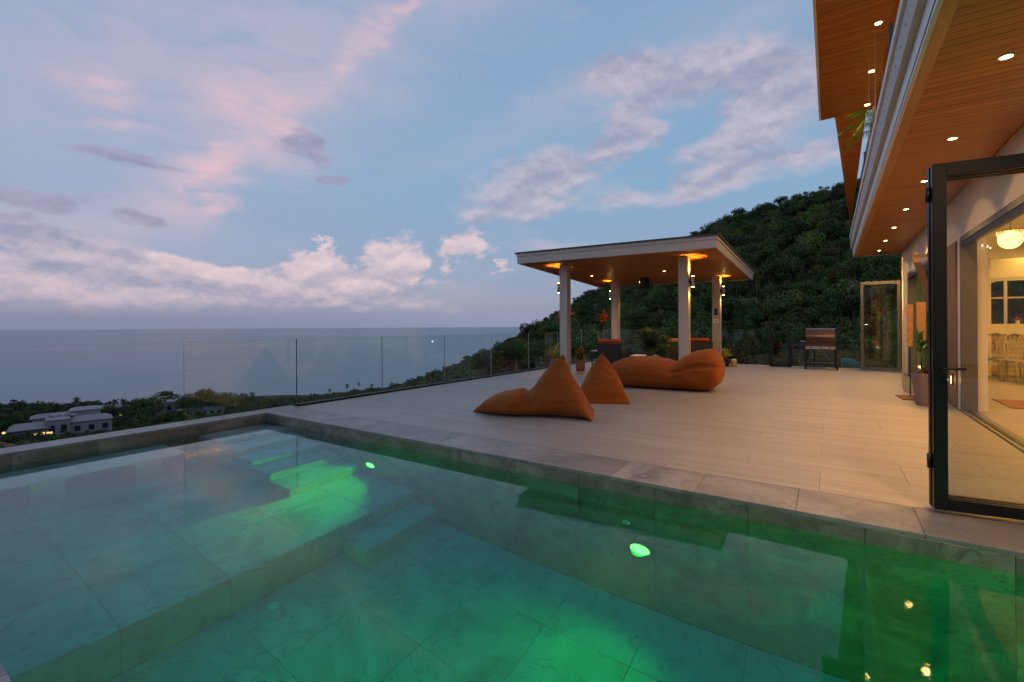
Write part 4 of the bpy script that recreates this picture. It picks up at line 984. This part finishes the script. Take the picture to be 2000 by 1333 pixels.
t = thing('reflected_fairy_lights', 'string of small warm bulbs standing in for fairy lights reflected along the top of the open doorway', 'reflected fairy lights')  # bulb string built in place of fairy lights reflected in the glass
pts = [(1.86 + .05 * math.sin(k * 1.7), 9.35 + .11 * k, 2.42 - .03 * math.sin(k * 2.1) + .01 * k) for k in range(10)]
MB().tube(pts, .003, 4).obj('wire', 'black_metal', t); bm_ = MB().lathe([(.004, -.012), (.010, 0), (.004, .012)], 8).mesh('bulb', 'reflected_fairy_bulb')
for p in pts: link('bulb', bm_, t, (p[0], p[1], p[2] - .015))

# folding door stack at the pool end, leaves stand across the terrace
def leaf(parent, x0, x1, y, zt, th=.045, st=.075, frame='black_metal', glass='door_glass', zb=.03):
    parent = link('leaf', None, parent)
    box(x0, x0 + st, y, y + th, zb, zt).obj('stile', frame, parent, bevel=.004); box(x1 - st, x1, y, y + th, zb, zt).obj('stile', frame, parent, bevel=.004)
    box(x0 + st + .001, x1 - st - .001, y + .001, y + th - .001, zt - .09, zt - .001).obj('top_rail', frame, parent, bevel=.003)
    box(x0 + st + .001, x1 - st - .001, y + .001, y + th - .001, zb + .001, zb + .075).obj('bottom_rail', frame, parent, bevel=.003)
    box(x0 + st, x1 - st, y + th / 2 - .004, y + th / 2 + .004, zb + .07, zt - .08).obj('glass_pane', glass, parent)
fd = thing('folding_door', 'stack of black framed folding glass door leaves standing open at the pool corner', 'folding door', (.585, 4.29, 0), R(7))
leaf(fd, 0, 1.05, 0, 2.40); leaf(fd, -.004, 1.05, .055, 2.395); leaf(fd, .012, 1.05, .11, 2.392, st=.06)
for z in (.35, 2.2): 
    MB().lathe([(.014, -.05), (.014, .05)], 10, (-.012, .05, z)).obj('hinge', 'black_metal', fd, smooth=True)
box(-.004, -.001, .016, .022, .98, 1.13).obj('edge_strip', 'chrome', fd); box(-.008, -.0045, .074, .080, .97, 1.14).obj('edge_strip', 'chrome', fd)
MB().tube([(.04, -.002, 1.0), (.04, -.045, 1.0), (.155, -.05, 1.0)], .009, 8).obj('lever_handle', 'black_metal', fd, smooth=True)
box(.02, .06, -.008, -.001, .92, 1.10).obj('handle_plate', 'black_metal', fd, bevel=.003)
fd3 = thing('folding_door', 'bronze framed glass door leaf standing open at the far end of the villa', 'folding door', (.70, 16.42, 0), 0)
leaf(fd3, 0, .88, 0, 2.50, frame='frame_grey'); leaf(fd3, .02, .88, .06, 2.49, frame='frame_grey')
MB().tube([(.04, -.002, 1.3), (.04, -.05, 1.3), (.20, -.05, 1.3)], .011, 8).obj('lever_handle', 'chrome', fd3, smooth=True)
fd2 = thing('folding_door', 'narrow pale edged glass leaf standing open behind the tall plum planter', 'folding door', (1.12, 11.35, 0), 0)
MB().tube([(0, 0, 2.56), (0, 0, .14), (.02, 0, .06), (.08, 0, .04), (.50, 0, .04)], .014, 8).obj('frame', 'brass', fd2, smooth=True)
box(.012, .50, -.005, .005, .05, 2.56).obj('glass_pane', 'door_glass', fd2)
# wooden wall boards and the arch
t = thing('carved_board', 'narrower upright orange timber board behind the potted palm', 'wall board', (1.195, 11.1, 0)); box(-.045, .045, -.015, .015, .90, 1.66).obj('board', 'wood_trim', t, bevel=.004); MB().tube([(0, 0, 0), (0, 0, .9)], .01, 6).obj('stake', 'black_metal', t)
t = thing('carved_board', 'wider upright orange timber board behind the potted palm', 'wall board', (1.345, 11.05, 0)); box(-.065, .065, -.015, .015, .86, 1.70).obj('board', 'wood_trim', t, bevel=.004); MB().tube([(0, 0, 0), (0, 0, .86)], .01, 6).obj('stake', 'black_metal', t)
ar = MB(); A0 = [(1.27 + .22 * math.sin(q * 1.5), 11.5, 2.52 - 1.0 * q) for q in np.linspace(0, 1, 12)]
vs = []; 
for i, p in enumerate(A0): vs += [(p[0], 11.48, p[2]), (p[0] + .10, 11.48, p[2] + .02), (p[0] + .10, 11.52, p[2] + .02), (p[0], 11.52, p[2])]
ar.add(vs, [(i * 4 + k, i * 4 + (k + 1) % 4, (i + 1) * 4 + (k + 1) % 4, (i + 1) * 4 + k) for i in range(11) for k in range(4)] + [(0, 1, 2, 3), (47, 46, 45, 44)])
t = thing('timber_arch', 'curved timber arch bracket under the eave behind the glass leaf', 'arch'); ar.obj('arch', 'wood_trim', t)
box(1.27, 1.625, 11.485, 11.515, 2.545, 2.60).obj('arch_rail', 'wood_trim', t)
# tall planter with palm
t = thing('planter', 'tall tapered plum coloured planter with a leafy palm left of the open door', 'planter', (1.27, 9.95, 0))
MB().lathe([(.13, 0), (.20, .50), (.20, .52), (.17, .52), (.16, .46)], 6).obj('pot', 'plum_pot', t, bevel=.006); MB().lathe([(.15, .46), (.15, .47)], 12).obj('soil', 'mat_brown', t)
rosette(MB(), 40, .20, .04, .48, up=(.1, 1.3), bend=.9).obj('underplanting', 'leaf_croton', t, smooth=True)
for k in range(7):
    a = k * .9; MB().tube([(0, 0, .46), (.05 * math.cos(a), .05 * math.sin(a), .75), (.13 * math.cos(a), .13 * math.sin(a), 1.02 + .06 * k % .3)], .007, 5).obj('stem', 'leaf_plant', t)
    b = MB(); rosette(b, 11, .30, .035, .85 + .05 * (k % 4), up=(-.1, 1.1), bend=.9, c=(.1 * math.cos(a), .1 * math.sin(a))); b.obj('frond', 'leaf_plant', t, smooth=True)
t = thing('doormat', 'small brown doormat behind the plum planter', 'doormat', (1.22, 10.75, 0), R(5)); box(-.22, .35, -.3, .3, .001, .016).obj('pile', 'mat_brown', t, bevel=.003)
t = thing('reflected_spot', 'small warm stand-in for a reflected light low on the timber panel seen through the door', 'reflected light', (WX - .034, 10.05, .42))  # built lamp and glow stand in for a reflected spot of light
box(-.02, 0, -.04, .04, -.09, .09).obj('housing', 'frame_grey', t, bevel=.003); box(-.024, -.0205, -.025, .025, -.06, .06).obj('lens', 'lamp_warm_soft', t)
light('reflected_spot_glow', 'POINT', (WX - .12, 10.05, .42), 1.5, (1, .7, .3), shadow_soft_size=.03)

# ------------------------------------------------------------------ landscape vegetation
def tree_mesh(name, mat, seed, Rr=4.2, Hh=7.5, nleaf=2300, leaf=.46, flat=1.0, nb=12, trunk=True):
    r = random.Random(seed); b = MB()
    blobs = []
    for k in range(nb):
        a = r.uniform(0, 6.28); q = r.uniform(0, 1) ** .6 * Rr * .74
        blobs.append((q * math.cos(a), q * math.sin(a), Hh * r.uniform(.52, .92) - q * .28, Rr * r.uniform(.24, .44)))
    blobs.append((0, 0, Hh * .78, Rr * .55))
    for i in range(nleaf):
        cx, cy_, cz, rr = r.choice(blobs)
        u = r.uniform(-.55, 1); a = r.uniform(0, 6.28); s = math.sqrt(1 - u * u); nrm = Vector((s * math.cos(a), s * math.sin(a), u))
        k = rr * r.uniform(.80, 1.04) * (1 + .22 * mnoise.noise(Vector((cx, cy_, cz)) + nrm * 2.3))
        p = Vector((cx, cy_, cz)) + Vector((nrm.x * k, nrm.y * k, nrm.z * k * .78 * flat))
        n2 = (nrm + Vector((r.uniform(-.8, .8), r.uniform(-.8, .8), r.uniform(-.5, .9)))).normalized()
        t1 = n2.orthogonal().normalized(); t1.rotate(Matrix.Rotation(r.uniform(0, 6.28), 3, n2)); t2 = n2.cross(t1)
        L = leaf * r.uniform(.5, 1.15); w = L * r.uniform(.45, .8)
        b.add([p - t1 * L * .5, p + t2 * w * .5 + n2 * .08 * L, p + t1 * L * .5, p - t2 * w * .5], [(0, 1, 2, 3)])
    nl = len(b.f)
    if trunk:
        b.tube([(0, 0, -1.5), (r.uniform(-.3, .3), r.uniform(-.3, .3), Hh * .35), (r.uniform(-.6, .6), r.uniform(-.6, .6), Hh * .72)], [.30, .22, .10], 6, caps=False)
        for k in range(4):
            q = blobs[k]; b.tube([(0, 0, Hh * (.25 + .08 * k)), (q[0] * .6, q[1] * .6, q[2] * .8), (q[0], q[1], q[2])], [.13, .09, .04], 5, caps=False)
    me = b.mesh(name, mat); me.materials.append(MATS['bark' if seed % 3 else 'pale_bark'])
    for i, p in enumerate(me.polygons):
        p.material_index = 0 if i < nl else 1
    return me
KINDS = [('leaf_dark', 1, 4.4, 7.5), ('leaf_mid', 2, 4.0, 7.0), ('leaf_dark', 4, 3.6, 8.5), ('leaf_olive', 5, 4.2, 6.5), ('leaf_mid', 7, 4.8, 7.0), ('leaf_dark', 8, 3.2, 9.5), ('leaf_rust', 10, 3.6, 6.5)]
TM = [tree_mesh('forest_tree', m_, s_, r_, h_) for m_, s_, r_, h_ in KINDS]
bare = MB(); rb = random.Random(3)
bare.tube([(0, 0, -1), (.2, 0, 4), (.1, .2, 9)], [.22, .16, .05], 6)
for k in range(9):
    a = rb.uniform(0, 6.28); z = rb.uniform(3.5, 8); l = rb.uniform(1, 2.4); bare.tube([(.15, 0, z), (l * .6 * math.cos(a), l * .6 * math.sin(a), z + .8), (l * math.cos(a), l * math.sin(a), z + 1.9)], [.08, .05, .02], 5)
BM = bare.mesh('bare_tree', 'bark')

def pv_(x, y, z):                              # picture position, only to decide what can be seen at all
    p = Vector((x, y, z - CAMH)); d = p.dot(FW)
    return (CXP + F * p.dot(RT) / d, HZ - F * p.z / d) if d > .1 else (None, None)
SU = [-300, 600, 745, 870, 905, 960, 1000, 1040, 1085, 1120, 1180, 1300, 1360, 1385, 1440, 1480, 1530, 1580, 1620, 1650, 1700, 2200]
SVV = [786, 772, 746, 722, 700, 683, 668, 645, 618, 592, 560, 500, 452, 432, 414, 397, 386, 382, 371, 356, 345, 330]
pts = []; grid = {}
rt = random.Random(11); tries = 0
while tries < 42000:
    tries += 1
    a = rt.uniform(R(-58), R(60)); rr = float(np.interp(a, RA, RR_)); zr = float(np.interp(a, RA, RZ))
    hill = zr > -20
    r_ = math.sqrt(rt.uniform((26 if a > R(2) else 45) ** 2, (rr + (26 if hill else 0)) ** 2))
    x, y = wpt(a, r_)
    if x > 1.0 and y < 21: continue
    if r_ < 92 and zr > -22: continue
    z = ground_z(a, r_)
    if z < SEA + 1.5: continue
    k = min(1, max(0, (zr + 40) / 50)); sc = (.78 + .35 * rt.random()) * (.75 if k < .5 else 1.0)
    u, v = pv_(x, y, z + 7.6 * sc)
    if u is None: continue
    lim = float(np.interp(u, SU, SVV)) + rt.uniform(-7, 9)
    if 30 < u < 235 and r_ < 262: lim = max(lim, 840)
    if v < lim:
        sc *= .8; u, v = pv_(x, y, z + 7.6 * sc)
        if v < lim - 2:
            sc *= .75; u, v = pv_(x, y, z + 7.6 * sc)
            if v < lim - 3: continue
    if u is None or u < -350 or u > 2150: continue
    vb = 900 - (u * .145 if u < 600 else 87 + (u - 600) * .22)
    if v > max(vb, 712) + 25: continue
    sp = 3.7 * sc + .2
    gx, gy = int(x // 6), int(y // 6)
    if any((x - q[0]) ** 2 + (y - q[1]) ** 2 < (sp * .5 + q[2] * .5) ** 2 for i in (-1, 0, 1) for j in (-1, 0, 1) for q in grid.get((gx + i, gy + j), ())): continue
    grid.setdefault((gx, gy), []).append((x, y, sp)); pts.append((r_ / sc, x, y, z, sc, a, r_, k))
# clearings for the houses on the plain
HOUSES = []
def clear(x, y, rad): 
    global pts
    pts = [p for p in pts if (p[1] - x) ** 2 + (p[2] - y) ** 2 > rad * rad]
def hpos(u, v, r, snap=False):                              # stands on the ground where the photograph shows it
    a = math.atan2(u - CXP, F); k = (HZ - v) / math.hypot(F, u - CXP)
    if snap:
        for q in np.arange(140, 339, 1.0):
            if ground_z(a, q) >= CAMH + q * k: r = float(q); break
    x, y = wpt(a, r); return x, y, CAMH + r * k, a
for u, v, r, c in ((125, 847, 290, 19), (300, 805, 315, 9), (400, 806, 300, 13), (215, 815, 310, 12), (340, 800, 320, 10), (540, 803, 300, 8), (10, 858, 230, 12)):
    x, y, z, a = hpos(u, v, r, True); clear(x, y, c)
    for q in np.linspace(.93, .98, 2): clear(x * q, y * q, c * .8)
pts.sort(); near, far_ = pts[:292], pts[292:]
LAB = {'leaf_dark': 'dark green broadleaf tree in the forest on the hillside', 'leaf_mid': 'mid green broadleaf tree in the forest on the hillside', 'leaf_olive': 'olive green tree in the forest on the hillside', 'leaf_rust': 'brownish tree in the forest on the hillside'}
for _, x, y, z, sc, a, r_, k in near:
    i = rt.choice([0, 1, 2, 3, 4, 5, 0, 2, 4, 6] if k > .3 else [0, 1, 2, 3, 4, 5]); o = link('forest_tree', TM[i], None, (x, y, z - .4), rt.uniform(0, 6.28)); s = sc * rt.uniform(.9, 1.15); o.scale = (s, s, s * rt.uniform(.85, 1.35))
    uu, _v = pv_(x, y, z); wh = ('at the foot of the slope toward the sea' if uu < 960 else 'behind the left part of the pavilion' if uu < 1210 else 'behind the right part of the pavilion' if uu < 1440 else 'between pavilion and villa' if uu < 1640 else 'beside the villa')
    tag(o, LAB[KINDS[i][0]].replace('on the hillside', wh), 'tree', 'trees of the hillside forest')
# the rest of the forest: one mass
def forest_mass(name, plist, kinds, label):
    src = bpy.data.collections.new(name + '_kinds')
    for i in kinds: src.objects.link(bpy.data.objects.new('forest_tree_kind', TM[i]))
    me = bpy.data.meshes.new(name); me.from_pydata([(x, y, z - .4) for _, x, y, z, *_r in plist], [], [])
    for nm, vals in (('sz', [p[4] for p in plist]), ('rot', [rt.uniform(0, 6.28) for p in plist])):
        at = me.attributes.new(nm, 'FLOAT', 'POINT'); at.data.foreach_set('value', vals)
    at = me.attributes.new('pick', 'INT', 'POINT'); at.data.foreach_set('value', [rt.randrange(len(kinds)) for p in plist])
    o = link(name, me); ng = bpy.data.node_groups.new(name, 'GeometryNodeTree')
    ng.interface.new_socket('Geometry', in_out='INPUT', socket_type='NodeSocketGeometry'); ng.interface.new_socket('Geometry', in_out='OUTPUT', socket_type='NodeSocketGeometry')
    N = ng.nodes; gi = N.new('NodeGroupInput'); go = N.new('NodeGroupOutput'); ip = N.new('GeometryNodeInstanceOnPoints'); ci = N.new('GeometryNodeCollectionInfo')
    ci.inputs['Collection'].default_value = src; ci.inputs['Separate Children'].default_value = True; ci.inputs['Reset Children'].default_value = True
    def attr(nm, ty): n = N.new('GeometryNodeInputNamedAttribute'); n.data_type = ty; n.inputs['Name'].default_value = nm; return n.outputs['Attribute']
    ng.links.new(gi.outputs[0], ip.inputs['Points']); ng.links.new(ci.outputs[0], ip.inputs['Instance']); ip.inputs['Pick Instance'].default_value = True
    ng.links.new(attr('pick', 'INT'), ip.inputs['Instance Index']); cx = N.new('ShaderNodeCombineXYZ'); ng.links.new(attr('rot', 'FLOAT'), cx.inputs[2]); ng.links.new(cx.outputs[0], ip.inputs['Rotation'])
    c2 = N.new('ShaderNodeCombineXYZ'); sz = attr('sz', 'FLOAT'); [ng.links.new(sz, c2.inputs[i]) for i in range(3)]; ng.links.new(c2.outputs[0], ip.inputs['Scale'])
    ng.links.new(ip.outputs[0], go.inputs[0]); md = o.modifiers.new('trees', 'NODES'); md.node_group = ng
    tag(o, label, 'forest', kind='stuff')
print('TREES near', len(near), 'far', len(far_))
forest_mass('forest', [p for p in far_ if p[7] > .3], [0, 1, 2, 3, 4, 5, 6], 'dense dark evergreen forest covering the hillside')
forest_mass('coastal_wood', [p for p in far_ if p[7] <= .3], [0, 1, 2, 3, 4, 5], 'belt of dark trees on the coastal plain below the terrace')
def dead(u, v, r, lab):
    x, y, z, a = hpos(u, v, r); o = link('bare_tree', BM, None, (x, y, z - 3.5), rt.uniform(0, 6)); o.scale = (.5, .5, .75); tag(o, lab, 'tree', 'bare pale trees in the forest')
dead(1478, 580, 120, 'bare pale trunked tree right of the pavilion roof corner'); dead(1495, 585, 122, 'second bare pale tree just right of the first one beside the pavilion roof')
dead(1660, 570, 115, 'bare grey tree left of the far folding door')

# palms on the coastal plain
def palm_parts(seed, H_=10):
    r = random.Random(seed); b = MB(); lean = r.uniform(-.8, .8)
    b.tube([(0, 0, -1), (lean * .3, 0, H_ * .5), (lean, 0, H_)], [.20, .15, .11], 6); tr = b.mesh('trunk', 'bark', smooth=True)
    c = MB()
    for i in range(18):
        a = i * 2.4; e = .9 - 1.5 * i / 18; L = r.uniform(3.2, 4.2); Mx = Matrix.Translation((lean, 0, H_)) @ Matrix.Rotation(a, 4, 'Z')
        n = 7; P = []
        for k in range(n + 1):
            q = k / n; P.append((L * q * math.cos(e * (1 - q) - .7 * q), 0, L * (q * math.sin(e) - .55 * q * q)))
        vs = []
        for k, p in enumerate(P):
            w = .55 * math.sin(math.pi * min(.97, k / n + .12)); vs += [(p[0], -w, p[2] - w * .45), (p[0], 0, p[2]), (p[0], w, p[2] - w * .45)]
        c.add(xf(vs, Mx), [(k * 3 + j, k * 3 + j + 1, k * 3 + j + 4, k * 3 + j + 3) for k in range(n) for j in range(2)])
    return tr, c.mesh('crown', 'palm_leaf')
PP = [palm_parts(s) for s in (1, 2, 3)]
PL = [(33, 778, 'among the trees left of the grey villas'), (41, 776, 'second of the cluster left of the grey villas'), (49, 781, 'lowest of the cluster left of the grey villas'), (101, 777, 'above the dark tree behind the grey villas'), (149, 769, 'standing alone against the sea above the grey roofs'),
      (159, 777, 'just right of the lone palm'), (167, 778, 'last of the row right of the lone palm'), (183, 776, 'small one against the sea above the pale roof'), (225, 773, 'left one above the second house'), (240, 772, 'pair above the second house, first'), (246, 776, 'pair above the second house, second'),
      (466, 765, 'left of the group behind the first glass pane'), (474, 762, 'middle of the group behind the first glass pane'), (480, 763, 'right of the group behind the first glass pane'), (491, 761, 'tall one right of the group behind the first pane'), (505, 770, 'short one near the end of the first pane'), (529, 776, 'at the right end of the first pane'),
      (643, 754, 'first along the shore behind the second pane'), (677, 745, 'tallest along the shore behind the second pane'), (701, 742, 'third along the shore behind the second pane'), (725, 745, 'last before the third pane'), (611, 768, 'low one just right of the first glass joint'), (20, 790, 'at the left picture edge')]
for i, (u, vt, lab) in enumerate(PL):
    r = 300 if u < 260 else 318; H_ = rt.uniform(.9, 1.25)
    if u > 600: H_ *= .75
    x, y, zt, a = hpos(u, vt + 4, r)
    t = thing('palm_tree', 'coconut palm ' + lab, 'palm tree', (x, y, zt - 10 * H_ - .5), rt.uniform(0, 6), 'palms on the coastal plain'); t.scale = (H_ * .6, H_ * .6, H_)
    tr, cr = PP[i % 3]; link('trunk', tr, t); link('crown', cr, t)
# spreading trees that stand out on the plain
SM = [tree_mesh('spreading_tree', 'leaf_dark', 21, 6.5, 9.0, 1800, .75, .7, 11), tree_mesh('spreading_tree', 'leaf_mid', 22, 7.5, 8.0, 2200, .75, .9, 12), tree_mesh('spreading_tree', 'leaf_olive', 25, 6, 9.0, 1600, .7, .8, 9)]
for u, vt, r, i, s, lab in ((105, 790, 325, 0, 1.0, 'conical dark tree behind the grey villas'), (128, 790, 325, 1, .9, 'round dark tree behind the grey villas'), (210, 786, 300, 2, .9, 'tree in front of the second house'), (190, 835, 250, 1, .62, 'round green bush tree in front of the grey villas'),
                            (270, 778, 290, 0, 1.2, 'broad tree left of the first glass pane'), (296, 772, 300, 2, 1.3, 'broad tree right behind the white house'), (322, 763, 315, 0, 1.1, 'flat topped umbrella tree left of the first pane'), (375, 765, 300, 1, 1.3, 'large dense tree behind the left glass pane edge'),
                            (400, 760, 300, 0, 1.4, 'large dense tree in the middle of the first pane'), (430, 763, 305, 1, 1.3, 'large olive crowned tree in the first pane'), (448, 770, 300, 2, 1.1, 'right end of the tall tree group in the first pane'), (512, 778, 305, 1, .8, 'round tree near the first glass joint'), (250, 800, 265, 0, .9, 'dark tree between the grey villas and the white house')):
    x, y, zt, a = hpos(u, vt, r); o = link('spreading_tree', SM[i], None, (x, y, zt - 8.6 * s), rt.uniform(0, 6)); o.scale = (s, s, s); tag(o, lab, 'tree', 'large trees on the coastal plain')
# shrubs on the bank just behind the terrace
SHM = [tree_mesh('shrub', m_, s_, 1.5, 2.0, 700, .24, .9, 7, False) for m_, s_ in (('leaf_mid', 31), ('leaf_olive', 32), ('leaf_dark', 33), ('leaf_rust', 34))]
bank = []
for k in range(120):
    x = rt.uniform(-19, 3.0); y = rt.uniform(18.6, 27)
    if x > .8 and y < 19: continue
    a = math.atan2(Vector((x, y, 0)).dot(RT), Vector((x, y, 0)).dot(FW)); r = math.hypot(x, y)
    if x < -7 and a < R(-2): continue
    o = link('shrub', SHM[rt.randrange(4)], None, (x, y, ground_z(a, r) + rt.uniform(-.2, .5)), rt.uniform(0, 6)); s = rt.uniform(.7, 1.35); o.scale = (s, s, s)
    tag(o, 'green shrub on the bank behind the far glass fence', 'shrub', 'shrubs on the bank behind the fence')

# ------------------------------------------------------------------ houses on the plain
def house(u, v, r, rot, vols, label, lamps=(), group=None, roofm='villa_roof'):
    x, y, z, a = hpos(u, v, r, u > 0); t = thing('house', label, 'house', (x, y, z), YAW - a + R(rot), group)
    for (x0, x1, y0, y1, h, ov, mat) in vols:
        box(x0, x1, y0, y1, -3, h).obj('wall', 'villa_wall', t)
        m = MB(); yr = (y0 + y1) / 2; rise = .17 * (y1 - y0 + 2 * ov) / 2 * 1.6; A_, B_, C_, D_ = x0 - ov, x1 + ov, y0 - ov, y1 + ov; hip = min(2.0, (x1 - x0) * .2)
        m.add([(A_, C_, h + .01), (B_, C_, h + .01), (B_, D_, h + .01), (A_, D_, h + .01), (A_, C_, h + .3), (B_, C_, h + .3), (B_, D_, h + .3), (A_, D_, h + .3), (A_ + hip, yr, h + .3 + rise), (B_ - hip, yr, h + .3 + rise)],
              [(0, 3, 2, 1), (0, 1, 5, 4), (1, 2, 6, 5), (2, 3, 7, 6), (3, 0, 4, 7), (4, 5, 9, 8), (6, 7, 8, 9), (5, 6, 9), (7, 4, 8)])
        m.obj('roof', mat, t)
        n = max(1, int((x1 - x0) / 3.2))
        for k in range(n):
            xm = x0 + (k + .5) * (x1 - x0) / n
            w = box(xm - 1.0, xm + 1.0, y0 - .06, y0 - .002, h * .32, h * .78).obj('window', 'villa_roof', t); box(xm - .85, xm + .85, y0 - .09, y0 - .062, h * .36, h * .74).obj('pane', 'window_dark', w)
    for (lx, ly, lz, lw) in lamps: box(lx, lx + lw, ly - .12, ly - .06, lz, lz + .8).obj('lit_window', 'villa_lamp', t)
    return t
house(125, 847, 285, 0, [(-14, -5, -5, 5, 4.6, 1.3, 'villa_roof'), (-5.2, 1.5, -5.6, 6, 7.2, .2, 'villa_roof_light'), (1.6, 14, -3.5, 7, 5.4, .4, 'villa_roof'), (-9, 3, 5.2, 12, 7.0, .8, 'villa_roof'), (2, 11, 7.2, 14, 8.4, .5, 'villa_roof_light')],
      'large grey multi level villa with lit windows down on the plain', [(-13.6, -5, .3, 1.4), (-11.6, -5, .3, 1.0), (-9.6, -5, .5, 1.0), (-8.4, -5, 2.3, 1.3), (-4.9, -5.6, 2.4, 1.6), (-6.6, -5, 2.4, 1.2)])
rc = random.Random(4)
hx, hy, hz, ha = hpos(125, 847, 285, True); t = thing('roof_units', 'pale rooftop units and pots on the grey villa roof', 'roof units', (hx, hy, hz), YAW - ha)
for k in range(24):
    q = rc.uniform(-5, 1.0); w_ = rc.uniform(-4, 3); box(q, q + rc.uniform(.4, 1.1), w_, w_ + .6, 7.5, 8.9).obj('unit', 'villa_roof_light', t)
house(215, 812, 318, 8, [(-7, 6, -3, 5, 5.0, 1.0, 'villa_roof_light'), (-16, -7.1, -2, 5, 4.2, .8, 'villa_roof')], 'second house with pale pitched roof behind the grey villa', [(3, -3, 1.0, .8)])
house(318, 806, 315, -5, [(-4, 5, -2, 4, 6.5, .4, 'villa_roof_light'), (-8, -4.1, -3, 3, 3.5, .6, 'villa_roof_light')], 'small white house half hidden by trees left of the first glass pane')
house(405, 808, 300, 4, [(-13, 13, -3, 4, 3.6, .4, 'villa_roof_light')], 'long low pale building seen through the first glass pane', [(-9, -3, .6, .6), (-3, -3, .5, .6)])
house(512, 795, 310, 4, [(-7, 7, -2, 3, 3.0, .4, 'villa_roof')], 'low grey building seen through the right of the first glass pane')
house(-42, 902, 150, 30, [(-6, 4, -3, 5, 3.0, .5, 'tile_roof')], 'corner of an orange tiled roof at the left picture edge')
def lamp_dot(u, v, r, lab, s=.5):
    x, y, z, a = hpos(u, v, r); t = thing('garden_lamp', lab, 'garden lamp', (x, y, z), 0, 'lit lamps on the plain'); MB().lathe([(.05, -4), (.05, 0)], 6).obj('pole', 'black_metal', t)
    MB().lathe([(.02, 0), (s * .5, s * .3), (s * .5, s * .7), (.02, s)], 8).obj('globe', 'villa_lamp', t, smooth=True)
lamp_dot(6, 843, 262, 'bright yellow lamp at the left picture edge', 1.0); lamp_dot(75, 855, 262, 'dim lamp under the trees below the grey villa', .8); lamp_dot(214, 826, 290, 'upper orange lamp right of the grey villa'); lamp_dot(214, 834, 288, 'lower orange lamp right of the grey villa')
lamp_dot(255, 820, 290, 'single yellow lamp among the dark trees', .6)
# boat
x, y, z, a = hpos(845, 666.5, 1950)
t = thing('boat', 'small boat with a bright white deck light far out on the sea', 'boat', (x, y, SEA), YAW - a)
b = MB(); b.prism([(-6, -1.6), (4, -1.6), (8, 0), (4, 1.6), (-6, 1.6)], -.5, 1.4); b.obj('hull', 'white_paint', t); box(-4, 0, -1.2, 1.2, 1.4, 3.6).obj('cabin', 'white_paint', t); box(-3.4, 1.4, -1.4, -1.25, 1.9, 4.2).obj('deck_light', 'boat_lamp', t)
# palm on the upper balcony, fronds over the parapet
t = thing('balcony_palm', 'green palm leaning over the upper balcony beside the glass', 'potted palm', (1.0, 11.8, EZ + .3))
pot(t, .22, .4, 'white_pot'); MB().tube([(0, 0, .4), (-.05, 0, 1.0), (-.1, 0, 1.55)], [.05, .04, .03], 8).obj('trunk', 'bark', t, smooth=True)
fb = MB(); L = .95
fb.tube([(L * q, 0, .30 * L * math.sin(q * 2.9)) for q in np.linspace(0, 1, 8)], .006, 4)
for i in range(24):
    q = .15 + .85 * i / 24; xx = L * q; zz = .30 * L * math.sin(q * 2.9); l = .26 * math.sin(math.pi * min(1, q * .8 + .18)) + .04
    for s in (-1, 1): fb.add([(xx - .012, 0, zz), (xx + .016, 0, zz), (xx + l * .6, s * l * .8, zz - .06)], [(0, 1, 2)])
mat_leaf('leaf_bright', (.12, .22, .03), (.20, .32, .05), sc=6, var=.1)
fbm = fb.mesh('frond', 'leaf_bright')
for i in range(14):
    o = link('frond', fbm, t, (-.1, 0, 1.55)); o.scale = (.8, 1.0, .8); o.rotation_euler = (0, -.5 + .9 * (i / 14), i * 2.4 + 2.8)
